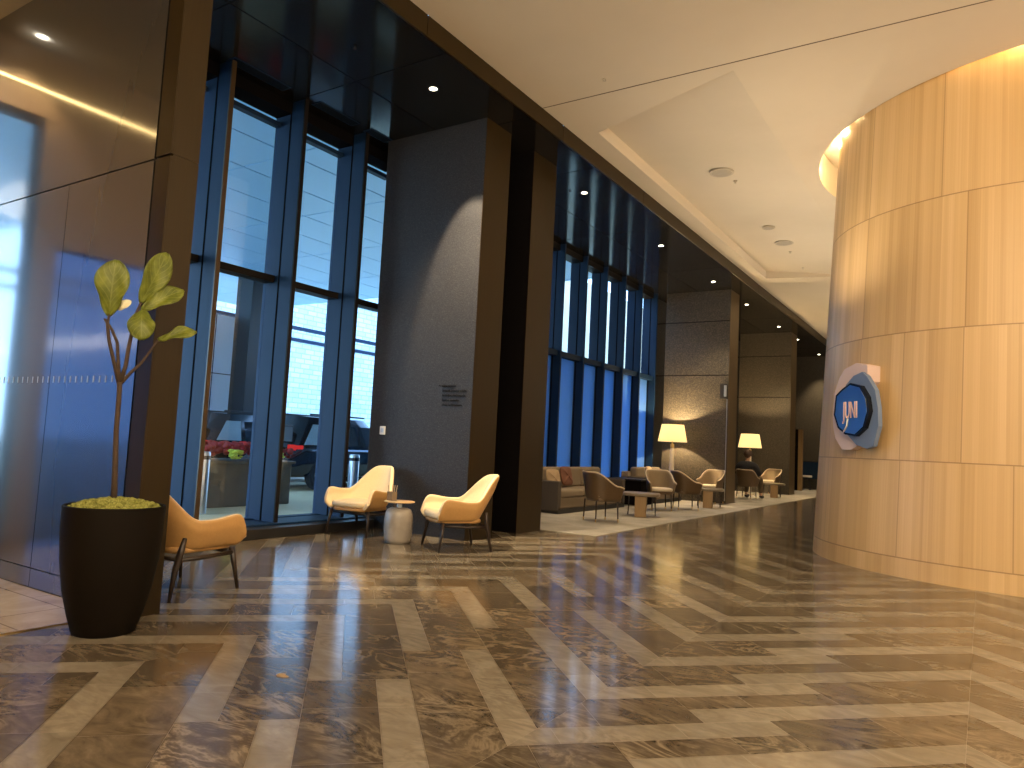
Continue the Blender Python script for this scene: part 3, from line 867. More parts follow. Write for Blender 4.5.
# ------------------------------------------------------------------ cream and tan lounge armchairs
def lerp(a, b, t): return a+(b-a)*t
def sm(a, b, x):
    t = max(0,min(1,(x-a)/(b-a))); return t*t*(3-2*t)
def u_plan(a, hw, yf, yc, yb):
    """a in -1..1 -> plan point of a U: arms from yf back to yc, half ellipse to yb"""
    arm = (yc-yf); arc = PI*.5*(hw+(yb-yc))*.5*2
    tot = 2*arm+arc; s = (a+1)/2*tot
    if s < arm: return (-hw, lerp(yf,yc,s/arm))
    if s > tot-arm: return (hw, lerp(yc,yf,(s-(tot-arm))/arm))
    th = PI*(s-arm)/arc
    return (-hw*math.cos(th), yc+(yb-yc)*math.sin(th))
def make_armchair():
    root = empty('lounge_armchair')
    tag(root, None, 'armchair', 'cream lounge armchairs by the front windows')
    def fn(u, v):
        a = u*2-1; aa = abs(a)
        x, y = u_plan(a, .365, -.36, .02, .33)
        h = lerp(.90, .585, sm(.20,.46,aa)) + .035*sm(.60,.92,aa) - .17*sm(.93,1.0,aa)
        zb = .335
        z = lerp(zb, h, v)
        k = .74+.26*min(1,(v*1.5))**.6           # tucks in towards the seat
        back = 1-sm(.12,.6,aa)
        rec = .17*max(0,(z-.42)/.43)*back
        nar = 1-.26*back*max(0,(z-.5)/.35)*1.0
        yy = y*k if y > 0 else y*(.93+.07*k)
        return (x*k*nar*(1+.05*v), yy+rec, z)
    MB().grid(fn, 37, 10).build('shell', [M['tan_leather'],M['cream_leather']], root, smooth=180, solid=.055, solid_mo=1, solid_off=-1, sub=1)
    # seat pan and cushion
    def slab(z0, z1, hw, yf, yb, bulge=.012):
        mb = MB()
        poly = []
        for k in range(40):
            a = 2*PI*k/40; c, s = math.cos(a), math.sin(a); e = .42
            x = hw*math.copysign(abs(c)**e, c); y = (yf+yb)/2+(yb-yf)/2*math.copysign(abs(s)**e, s)
            poly.append((x,y))
        mb.prism(poly, z0, z1); return mb
    slab(.325,.375,.275,-.365,.24).build('seat_base', M['tan_leather'], root, smooth=50, bevel=.02, seg=3)
    slab(.375,.455,.285,-.385,.20).build('seat_cushion', M['cream_leather'], root, smooth=50, bevel=.032, seg=4)
    for sx in (-1,1):
        MB().tube([(sx*.335,-.335,0),(sx*.315,-.30,.20),(sx*.29,-.285,.335)], [.013,.020,.026], 10).build('leg', M['dark_wood'], root, smooth=180)
        MB().tube([(sx*.335,.325,0),(sx*.320,.285,.20),(sx*.325,.25,.34),(sx*.345,.235,.46)], [.013,.022,.027,.016], 10).build('leg', M['dark_wood'], root, smooth=180)
        MB().tube([(sx*.30,-.285,.295),(sx*.30,0,.285),(sx*.315,.27,.29)], [.018,.016,.018], 8).build('side_rail', M['dark_wood'], root, smooth=180)
    MB().tube([(-.30,-.28,.30),(0,-.28,.305),(.30,-.28,.30)], .016, 8).build('front_rail', M['dark_wood'], root, smooth=180)
    MB().tube([(-.31,.26,.295),(0,.26,.30),(.31,.26,.295)], .016, 8).build('back_rail', M['dark_wood'], root, smooth=180)
    return root
ac = make_armchair()
# chair faces local -Y
def face(dx, dy): return math.atan2(dx, -dy)
ac.location = (-5.475,3.594,0); ac.rotation_euler = (0,0,face(-.12,.98))
ac['label'] = 'tan leather lounge armchair behind the potted fig, seen from its side'
place_copy(ac, (-6.98,7.24,0), face(.12,-.99), 'cream lounge armchair facing the room, left of the ceramic side table')
place_copy(ac, (-5.41,7.26,0), face(-.55,-.83), 'cream lounge armchair with tan back, right of the ceramic side table')

# ceramic drum table with wooden tray top
st = empty('side_table', (-6.15,7.02,0), 0, 'grey ceramic drum side table with a pale round top between two armchairs', 'side table')
MB().lathe([(.135,0),(.150,.01),(.168,.06),(.178,.16),(.180,.27),(.172,.36),(.150,.41),(.11,.43),(.065,.436)], 40).build('ceramic_base', M['ceramic'], st, smooth=60)
MB().lathe([(.035,.43),(.032,.50)], 20).build('neck', M['chrome'], st, smooth=40)
MB().lathe([(.17,.498),(.188,.502),(.190,.512),(.182,.516)], 48).build('table_top', M['tray'], st, smooth=40)
cup = empty('pen_cup', (-6.24,6.97,.517), 0, 'small smoky square cup on the ceramic side table', 'cup')
mb = MB(); mb.prism([(-.046,-.046),(.046,-.046),(.046,.046),(-.046,.046)], 0, .11)
mb.build('cup_body', M['cup'], cup, bevel=.006)
for i, (dx, dy, tx, ty) in enumerate(((-.025,-.02,-.05,-.02),(.02,-.022,.035,-.01),(.0,.025,.01,.04),(-.02,.02,-.02,.03),(.028,.02,.055,.03))):
    p = MB().tube([(dx,dy,.02),(dx+tx*.4,dy+ty*.4,.19)], .005, 8).build('pencil', M['tray'], None, smooth=60, loc=(-6.24,6.97,.517))
    tag(p, 'thin pale stick standing in the smoky cup on the side table', 'pencil', 'pencils in the cup')

# wall switch box and raised lettering on the big pier
sw = empty('wall_switch', (-7.27,7.84,1.40), 0, 'small white control plate on the big dark pier near the window', 'switch')
MB().box(-.05,.05,-.018,0,-.06,.06).build('plate', M['white_plastic'], sw, bevel=.006)
MB().box(-.028,.028,-.022,-.017,-.03,.03).build('button', M['chrome'], sw, bevel=.002)
def text_obj(body, name, m, size, parent=None, loc=(0,0,0), rot=(0,0,0), ext=.004, space=1., align='LEFT', scale=(1,1,1)):
    cu = bpy.data.curves.new(name, 'FONT'); cu.body = body; cu.size = size; cu.extrude = ext; cu.align_x = align; cu.space_line = space
    o = bpy.data.objects.new('tmp', cu); COL.objects.link(o)
    dg = bpy.context.evaluated_depsgraph_get()
    me = bpy.data.meshes.new_from_object(o.evaluated_get(dg)); me.name = name
    bpy.data.objects.remove(o, do_unlink=True)
    me.materials.clear(); me.materials.append(m)
    o = bpy.data.objects.new(name, me); COL.objects.link(o); o.location = loc; o.rotation_euler = rot; o.scale = scale
    if parent: o.parent = parent
    return o
# five short lines of small dark relief marks, too small to read
wl = empty('wall_lettering', (-6.03,7.84,1.735), 0, 'five lines of small raised dark lettering on the big pier', 'lettering')
lr = random.Random(3)
for row in range(5):
    z = .26-.058*row
    x = -.20 if row == 0 else -.145
    end = [.03,.17,.15,.07,.12][row]
    words_ = []
    if row == 0:
        words_.append([(x,x+.016,None)]); x += .05
    cur = []
    while x < end:
        w_ = lr.uniform(.010,.017)
        if cur and (len(cur) > 3 and lr.random() < .3):
            words_.append(cur); cur = []; x += .016; continue
        cur.append((x,w_,lr.random())); x += w_+.003
    if cur: words_.append(cur)
    for wd in words_:
        mb = MB()
        for (gx,gw,q) in wd:
            if q is None:
                mb.box(gx,gx+.016,-.010,0,z+.008,z+.024); continue
            h = .030 if q < .25 else .022
            mb.tube([(gx,-.006,z),(gx+.003,-.006,z+h)], .0034, 6)
            if q > .4: mb.tube([(gx,-.006,z+.002),(gx+gw*.7,-.006,z+.004),(gx+gw+.004,-.006,z+.016)], .003, 6)
            else: mb.tube([(gx+.002,-.006,z+.02),(gx+gw*.7,-.006,z+.012),(gx+gw+.004,-.006,z+.002)], .003, 6)
        mb.build('raised_word', M['letter_dark'], wl).scale = (1.28,1,1.12)

# ------------------------------------------------------------------ JUNI sign on the drum
SP = Vector((-1.345,10.111,1.983)); SN = Vector((-.726,-.688,0)); SU = Vector((.688,-.726,0))
sign = empty('wall_sign', SP, 0, 'layered faceted wall sign reading JUNI on the oak drum', 'sign')
def plate(name, m, poly, o0, o1, scale=1., side=None, parent=sign):
    mb = MB(); n = len(poly)
    v = [SU*x+Vector((0,0,z))+SN*o0 for x,z in poly] + [SU*x+Vector((0,0,z))+SN*o1 for x,z in poly]
    mb._faces(v, [tuple(range(n)), tuple(range(n,2*n))]); 
    mb._faces(v, [(i,(i+1)%n,n+(i+1)%n,n+i) for i in range(n)], 1 if side else 0)
    bmesh.ops.remove_doubles(mb.bm, verts=mb.bm.verts, dist=.0001)
    return mb.build(name, [m, side] if side else m, parent)
blush = [(.114,.542),(.325,.492),(.335,.30),(.146,.10),(.05,-.369),(.145,-.498),(.032,-.545),(-.149,-.543),(-.287,-.402),(-.34,-.232),(-.349,-.078),(-.314,.194),(-.222,.375),(-.117,.484)]
blue = [(.283,.413),(.369,.357),(.524,.172),(.573,-.032),(.587,-.256),(.499,-.496),(.382,-.528),(.188,-.483),(.008,-.354),(-.051,-.007),(-.03,.274),(.122,.378)]
blk = [(.132,.283),(.331,.237),(.454,.094),(.492,-.079),(.412,-.281),(.244,-.382),(.042,-.358),(-.104,-.274),(-.189,-.106),(-.154,.144),(-.022,.22)]
plate('back_panel', M['blush'], blush, -.09, .10)
plate('middle_panel', M['sign_blue'], blue, .085, .14)
bp = plate('mirror_disc', M['sign_black'], blk, .14, .195)
cx = sum(p[0] for p in blk)/len(blk); cz = sum(p[1] for p in blk)/len(blk)
plate('mirror_face', M['sign_mirror'], [(cx+(x-cx)*.90, cz+(z-cz)*.92) for x,z in blk], .195, .198, parent=sign)
tx = text_obj('JUNI', 'sign_lettering', M['letter_pink'], .27, sign, SN*.2+SU*.145+Vector((0,0,-.155)), (R(90),0,math.atan2(SU.y,SU.x)), .004, align='CENTER', scale=(.52,1.12,1))
MB().tube([SN*.202+SU*(.10)+Vector((0,0,-.16)), SN*.202+SU*(.08)+Vector((0,0,-.25)), SN*.202+SU*.02+Vector((0,0,-.33))], .008, 8).build('neon_line', M['white_plastic'], sign, smooth=180)

# ------------------------------------------------------------------ lounge furniture
rp_ = [(-4.80,9.86),(-4.80,35.5),(-7.6,35.5)]
for y0, y1 in ((33.58,34.42),(26.86,27.77),(19.40,20.24)):
    rp_ += [(-7.60,y1),(-5.69,y1),(-5.69,y0),(-7.60,y0)]
rp_ += [(-7.60,9.86)]
rug = MB().prism(rp_, .0008, .010)
tag(rug.build('area_rug', M['rug']), 'long pale mottled grey carpet under the lounge furniture', 'rug')

def make_tub():
    root = empty('tub_chair'); tag(root, None, 'chair', 'brown tub chairs in the lounge')
    def fn(u, v):
        a = u*2-1; aa = abs(a)
        x, y = u_plan(a, .30, -.30, .02, .31)
        h = lerp(.86,.62,sm(.30,.86,aa)) - .03*sm(.9,1,aa)
        z = lerp(.37, h, v)
        k = .86+.14*v
        return (x*k*(1+.02*v), y*k+.05*v*(1-sm(.3,.8,aa)), z)
    MB().grid(fn, 33, 8).build('shell', [M['tub_leather'],M['tub_inner']], root, smooth=180, solid=.05, solid_mo=1, sub=1)
    # pale piping along the rim
    pts = [Vector(fn(i/32,1))*1. + Vector((0,0,.006)) for i in range(33)]
    pts = [Vector((p.x*.965,p.y*.965,p.z)) for p in pts]
    MB().tube(pts, .013, 8).build('rim_piping', M['piping'], root, smooth=180)
    for x in (-.06,.0):
        pass
    poly = [( .245*math.copysign(abs(math.cos(t))**.45,math.cos(t)), -.05+.27*math.copysign(abs(math.sin(t))**.45,math.sin(t)) ) for t in [2*PI*k/36 for k in range(36)]]
    MB().prism(poly, .36, .42).build('seat_base', M['tub_leather'], root, smooth=50, bevel=.012)
    MB().prism(poly, .42, .49).build('seat_cushion', M['seat_cream'], root, smooth=50, bevel=.028, seg=3)
    for sx in (-1,1):
        for yy in (-.25,.24):
            l = MB().tube([(sx*.215,yy*.92,.05),(sx*.20,yy*.88,.38)], [.011,.017], 10).build('leg', M['dark_wood'], root, smooth=60)
            MB().tube([(sx*.217,yy*.925,0),(sx*.215,yy*.92,.055)], [.010,.0125], 10).build('brass_ferrule', M['brass'], l, smooth=60)
    return root
tub = make_tub()
tub.location = (-5.73,11.92,.0115); tub.rotation_euler = (0,0,face(.55,.83)); tub['label'] = 'brown tub chair nearest the camera, seen from behind, before the sofa'
GT = 'brown tub chairs in the lounge'
place_copy(tub, (-6.02,15.45,.0115), face(.60,-.80), 'brown tub chair facing the camera, right of the first low table')
place_copy(tub, (-5.70,16.25,.0115), face(.80,.60), 'brown tub chair seen from behind beside the first floor lamp and second table')
place_copy(tub, (-5.98,19.05,.0115), face(-.15,-1.), 'brown tub chair facing the camera under the pier, behind the second table')
place_copy(tub, (-6.02,22.55,.0115), face(.1,1.), 'dark tub chair in which the person sits, seen from behind')
place_copy(tub, (-6.15,27.1-.9,.0115), face(-.25,-1.), 'brown tub chair farthest away, right of the seated person')

def make_table():
    root = empty('coffee_table'); tag(root, None, 'coffee table', 'low wooden tables in the lounge')
    poly = [(.36*math.copysign(abs(math.cos(t))**.55,math.cos(t)), .36*math.copysign(abs(math.sin(t))**.55,math.sin(t))) for t in [2*PI*k/44 for k in range(44)]]
    MB().prism(poly, .40, .455).build('table_top', M['table_top'], root, smooth=50, bevel=.012)
    MB().box(-.11,.11,-.34,-.24,0,.40).build('slab_leg', M['table_wood'], root, bevel=.006)
    for sx in (-1,1):
        MB().tube([(sx*.27,.24,0),(sx*.255,.23,.41)], [.010,.015], 10).build('leg', M['dark_wood'], root, smooth=60)
    return root
ct = make_table()
ct.location = (-5.67,13.62,.0115); ct.rotation_euler = (0,0,R(20)); ct['label'] = 'low round cornered table in front of the first sofa, nearest of the tables'
place_copy(ct, (-5.60,17.60,.0115), R(15), 'low table with a slab leg between two tub chairs, middle of the tables')
place_copy(ct, (-5.68,24.4,.0115), R(20), 'low table right of the seated person, farthest of the tables')

def make_sofa(L, ncush):
    root = empty('sofa'); tag(root, None, 'sofa')
    # faces +X, length along Y (0..L), depth 0..0.95
    MB().box(.04,.90,.04,L-.04,.09,.30).build('base', M['sofa'], root, bevel=.02)
    MB().box(.02,.93,.02,L-.02,.0,.09).build('plinth', M['black_metal'], root)
    MB().box(0,.20,0,L,.09,.74).build('back', M['sofa'], root, bevel=.03, seg=3)
    for y in (0, L-.13): MB().box(.0,.93,y,y+.13,.05,.62).build('arm', M['sofa_dark'], root, bevel=.02, seg=3)
    w = (L-.28)/ncush
    for k in range(ncush):
        y0 = .14+w*k
        MB().box(.22,.93,y0+.006,y0+w-.006,.30,.45).build('seat_cushion', M['sofa'], root, bevel=.04, seg=3, smooth=40)
        MB().box(.17,.38,y0+.01,y0+w-.01,.44,.86).build('back_cushion', M['sofa'], root, bevel=.06, seg=4, smooth=40)
    return root
s1 = make_sofa(3.1, 3); s1.location = (-7.72,12.25,.0115); s1['label'] = 'taupe sofa with dark tweed side nearest the big pier, against the blue windows'
s2 = make_sofa(1.9, 2); s2.location = (-7.72,17.15,.0115); s2['label'] = 'shorter taupe sofa farther along the blue windows beside the floor lamp'
def pillow(x, y, z, s, m, label, rot):
    mb = MB()
    def fn(u, v):
        a = 2*PI*u; ph = -PI/2+PI*v
        c = math.cos(ph)
        ex = .5
        f = lambda q: math.copysign(abs(q)**ex, q)
        return (s*f(math.cos(a))*abs(c)**.6, .28*s*math.sin(ph)*(1.2-.4*abs(math.cos(2*a))), s*f(math.sin(a))*abs(c)**.6)
    mb.grid(fn, 32, 13, True)
    o = mb.build('throw_pillow', M[m], None, smooth=180, loc=(x,y,z), rot=rot)
    tag(o, label, 'cushion', 'throw pillows on the sofas')
pillow(-7.12,12.62,.66,.19,'pillow_gold','ochre throw pillow at the near end of the first sofa',(R(-15),0,R(75)))
pillow(-7.20,13.30,.70,.20,'pillow_rust','rust red throw pillow in the middle of the first sofa',(R(-15),0,R(85)))
pillow(-7.20,17.75,.70,.21,'pillow_tan','tan throw pillow on the near half of the shorter sofa',(R(-15),0,R(95)))
pillow(-7.18,18.45,.67,.17,'pillow_rust','small rust throw pillow on the far half of the shorter sofa',(R(-15),0,R(90)))
bx = empty('box_table', (-7.05,16.20,.0115), 0, 'black box side table between the two sofas', 'side table')
MB().box(-.42,.42,-.36,.36,.02,.58).build('body', M['black'], bx, bevel=.01)
MB().box(-.44,.44,-.38,.38,.58,.61).build('table_top', M['black_metal'], bx, bevel=.006)

# floor lamps
def make_lamp():
    root = empty('floor_lamp'); tag(root, None, 'floor lamp', 'floor lamps with wide cream shades')
    MB().lathe([(.20,0),(.20,.025),(.06,.04),(.05,.06)], 36).build('base', M['lamp_post'], root, smooth=40)
    MB().lathe([(.075,.04),(.068,.6),(.055,1.2),(.048,1.40)], 24).build('post', M['lamp_post'], root, smooth=40)
    MB().lathe([(.055,1.40),(.05,1.50),(.02,1.505),(.015,1.80)], 20).build('socket', M['brass'], root, smooth=40)
    MB().lathe([(.385,1.56),(.295,2.02)], 48, cap=False).build('lamp_shade', M['shade'], root, smooth=180, solid=.004)
    MB().ball((0,0,1.80), .045).build('bulb', mat_emit('warm_bulb',(1,.75,.4),6), root, smooth=180)
    return root
def lamp_light(x, y, e):
    l = bpy.data.lights.new('bulb','POINT'); l.energy = e; l.color = (1,.72,.38); l.shadow_soft_size = .05
    o = bpy.data.objects.new('bulb_lamp', l); COL.objects.link(o); o.location = (x,y,1.86)
lamp = make_lamp(); lamp.location = (-7.02,18.85,.0115); lamp['label'] = 'tall cream floor lamp behind the tub chair beside the shorter sofa'
lamp_light(-7.02,18.85,420)
place_copy(lamp, (-6.62,25.1,.0115), 0, 'tall cream floor lamp behind the seated person')
lamp_light(-6.62,25.1,420)

# far items
rd = empty('door_reader', (-5.80,19.412,2.98), 0, 'small black card reader high on the bronze pier edge behind the first lamp', 'reader')
MB().box(-.13,.06,-.05,0,-.20,.20).build('housing', M['black_metal'], rd, bevel=.01)
MB().box(-.02,.05,-.056,-.048,-.14,.16).build('face', M['chrome'], rd)
MB().box(.045,.065,-.012,.0,-2.9,-.20).build('conduit', M['chrome'], rd)
sd = empty('display_panel', (-6.45,31.2,.0115), R(-8), 'upright dark panel with a lit bronze edge at the far end of the lounge', 'panel')
MB().box(-.30,.30,-.06,.06,0,2.45).build('panel_body', M['black'], sd)
MB().box(-.36,-.30,-.08,.08,0,2.45).build('edge', M['brass'], sd)
MB().box(.18,.34,-.09,.02,0,2.45).build('face_strip', M['table_wood'], sd)
cn = empty('bar_counter', (-6.35,34-.9,.0115), 0, 'black counter with glossy blue top panel at the far end', 'counter')
MB().box(-.55,.75,-.2,.2,.45,1.15).build('front_panel', mat_simple('gloss_blue_black',(.02,.04,.08),.12), cn, bevel=.01)
MB().box(-.60,.80,-.26,.26,1.15,1.20).build('counter_top', M['black_metal'], cn, bevel=.006)
for x in (-.5,.62): MB().box(x,x+.08,-.2,.2,0,.45).build('leg', M['black'], cn)
so = empty('stool', (-6.15,32.2,.0115), 0, 'small stool with a white seat before the far counter', 'stool')
MB().lathe([(.20,.52),(.21,.55),(.20,.60)], 24).build('seat', M['white_plastic'], so, smooth=40)
for k in range(4):
    a = PI/4+PI/2*k; MB().tube([(.19*math.cos(a),.19*math.sin(a),0),(.13*math.cos(a),.13*math.sin(a),.52)], .014, 8).build('leg', M['black_metal'], so)
fa = empty('wall_alarm', (-5.71,34-.4,2.3), 0, 'small black and white wall device on the farthest pier edge', 'alarm')
MB().box(-.10,.02,-.06,.0,.1,.28).build('cap', M['black_metal'], fa); MB().box(-.08,.02,-.05,.0,-.35,.1).build('body', M['white_plastic'], fa)
scrap = MB().prism([(-.035,-.012),(-.01,-.026),(.03,-.015),(.042,.008),(.012,.012),(-.005,.026),(-.03,.014)], .0005, .005).build('dry_leaf', M['pillow_gold'], None, loc=(-3.16,2.75,0))
tag(scrap, 'small tan dry leaf scrap lying on the stone floor', 'leaf')

# ------------------------------------------------------------------ seated person, back to us
def skin_mesh(name, m, chains, parent, sub=2, loc=None):
    """chains: list of lists of (x,y,z,r); first vertex of later chains gives index (chain,point) to join"""
    me = bpy.data.meshes.new(name); verts = []; edges = []; rad = []; idx = {}
    for ci, (start, pts) in enumerate(chains):
        prev = idx[start] if start is not None else None
        for pi, (x,y,z,r) in enumerate(pts):
            verts.append((x,y,z)); rad.append(r); i = len(verts)-1; idx[(ci,pi)] = i
            if prev is not None: edges.append((prev,i))
            prev = i
    me.from_pydata(verts, edges, [])
    o = bpy.data.objects.new(name, me); COL.objects.link(o); me.materials.append(m)
    s = o.modifiers.new('skin','SKIN'); s.use_smooth_shade = True
    for i, r in enumerate(rad):
        sv = me.skin_vertices[0].data[i]; sv.radius = (r,r) if not isinstance(r,tuple) else r; sv.use_root = (i == 0)
    if sub:
        q = o.modifiers.new('sub','SUBSURF'); q.levels = sub; q.render_levels = sub
    o.parent = parent
    return o
pn = empty('person', (-6.005,22.60,.021), face(.12,1.), 'person in a black jacket and olive trousers sitting with back to the camera', 'person')
pn.scale = (1.22,1.08,1.12)
# local: faces -Y, seat top z .475
arm = lambda s, k=0: [(s*.19,.08,.90,.062+k),(s*.245,.05,.78,.052+k),(s*.275,-.02,.66,.045+k),(s*.22,-.16,.66,.038+k),(s*.13,-.28,.70,.032+k)]
leg = lambda s, k=0: [(s*.10,.02,.53,.085+k),(s*.14,-.20,.545,.078+k),(s*.17,-.42,.54,.062+k),(s*.18,-.46,.34,.055+k),(s*.185,-.44,.12,.042+k),(s*.19,-.47,.05,.035+k)]
body = [(None, [(0,.07,.52,.11),(0,.07,.66,.10),(0,.07,.80,.115),(0,.06,.92,.10),(0,.05,.99,.05),(0,.02,1.05,.045),(0,.0,1.12,.075),(0,-.005,1.20,.082),(0,0,1.25,.055)]),
        ((0,3), arm(1)), ((0,3), arm(-1)), ((0,0), leg(1)), ((0,0), leg(-1))]
bd = skin_mesh('body', M['skin'], body, pn)
skin_mesh('jacket', M['jacket'], [(None, [(0,.08,.55,.125),(0,.08,.68,.14),(0,.08,.82,.17),(0,.07,.93,.15),(0,.06,1.0,.08)]), ((0,3), arm(1,.030)[:4]), ((0,3), arm(-1,.030)[:4])], pn)
skin_mesh('trousers', M['trousers'], [(None, [(0,.10,.53,.135),(0,.04,.54,.12)]), ((0,0), leg(1,.016)[:5]), ((0,0), leg(-1,.016)[:5])], pn)
mb = MB()
for s in (-1,1):
    MB().ball((s*.19,-.52,.045), (.048,.135,.05), 14, 8).build('shoe', M['shoe'], pn, smooth=180)
def hair_fn(u, v):
    a = 2*PI*u; ph = -PI*.16+ (PI*.66)*v
    r = 1+.05*math.sin(9*a)*math.sin(7*ph)
    return (.108*r*math.cos(ph)*math.cos(a), .022+.112*r*math.cos(ph)*math.sin(a)+(.0), 1.19+.125*r*math.sin(ph))
MB().grid(hair_fn, 28, 9, True).ball((0,.055,1.15),(.075,.05,.075),14,8).build('hair', M['hair'], bd, smooth=180)
MB().ball((0,-.092,1.155),(.012,.016,.02),10,6).build('nose', M['skin'], bd, smooth=180)
for s in (-1,1):
    MB().ball((s*.03,-.078,1.178),(.011,.008,.007),10,6).build('eye', M['white_plastic'], bd, smooth=180)
    MB().ball((s*.085,.0,1.165),(.012,.02,.03),10,6).build('ear', M['skin'], bd, smooth=180)
    # five fingers curled over the lap
    for k in range(5):
        x = s*.13+(k-2)*.018; L = (.05,.07,.075,.07,.055)[k]
        if k == (0 if s > 0 else 4):
            pts = [(x+s*-.01,-.29,.70),(x-s*.03,-.32,.69),(x-s*.04,-.35,.675)]
        else:
            pts = [(x,-.30,.70),(x,-.30-L*.6,.695),(x,-.30-L,.66)]
        MB().tube(pts, [.010,.009,.007], 8).build('finger', M['skin'], bd, smooth=180)
MB().tube([(-.022,-.083,1.118),(0,-.09,1.116),(.022,-.083,1.118)], .005, 6).build('mouth', M['pillow_rust'], bd, smooth=180)

# ------------------------------------------------------------------ outside: drive, canopy, cars, planter, stone building
struct(MB().box(-60,-8.15,-30,60,-.12,-.02), 'ground', M['paving'])
mb = MB()
def canopy_tile(x0,x1,y0,y1): mb.box(x0+.015,x1-.015,y0+.015,y1-.015,5.80,5.86)
for i in range(12):
    for j in range(16):
        canopy_tile(-8.25-1.2*(i+1), -8.25-1.2*i, -2+2.4*j, -2+2.4*(j+1)) if -2+2.4*(j+1) < 17.5 else None
mb2 = MB(); mb2.box(-22.65,-8.25,-2,17.2,5.862,5.95); struct(mb2, 'canopy', M['black'])
struct(mb, 'canopy', M['canopy'])
mb = MB(); mb.box(-22.9,-22.65,-6,40,5.36,5.48); mb.box(-22.9,-22.7,-6,40,4.90,5.02)
struct(mb, 'canopy_beam', M['frame'])
mb = MB(); mb.box(-22.85,-8.3,11.9,12.1,5.55,5.8) 
# facade panel wall and dark post under the canopy
struct(MB().box(-18.8,-18.6,6.6,13.6,0,4.6), 'facade_wall', M['panel_grey'])
mb = MB()
for y in (8.4,9.5,10.6,11.7,12.8): mb.box(-18.6,-18.59,y-.012,y+.012,0,4.6)
for z in (1.5,2.9): mb.box(-18.6,-18.59,6.6,13.6,z-.012,z+.012)
struct(mb, 'trim_12', M['frame'])
struct(MB().box(-18.3,-17.6,13.2,14.1,0,5.8), 'column', M['black_metal'])
bd2 = empty('stone_building', (-30,22,-.02), 0, 'pale stone building across the drive, seen through the front windows', 'building')
MB().box(-.4,0,-24,34,0,16).build('wall', M['far_stone'], bd2)
for y in (-9,-3.,2.2,6.2,11):
    for z in (1.2,5.6,10): 
        f = MB().box(0,.06,y-.7,y+.7,z,z+2.9).build('window_frame', M['white_plastic'], bd2)
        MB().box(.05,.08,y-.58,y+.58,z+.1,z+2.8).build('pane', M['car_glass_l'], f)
# pale lit facade facing the lounge's upper panes
pf = empty('pale_facade_building', (-15.5,17,-.02), 0, 'pale plaster facade outside the lounge windows', 'building')
MB().box(-.3,0,8,30,0,9).build('wall', M['pale_facade'], pf)

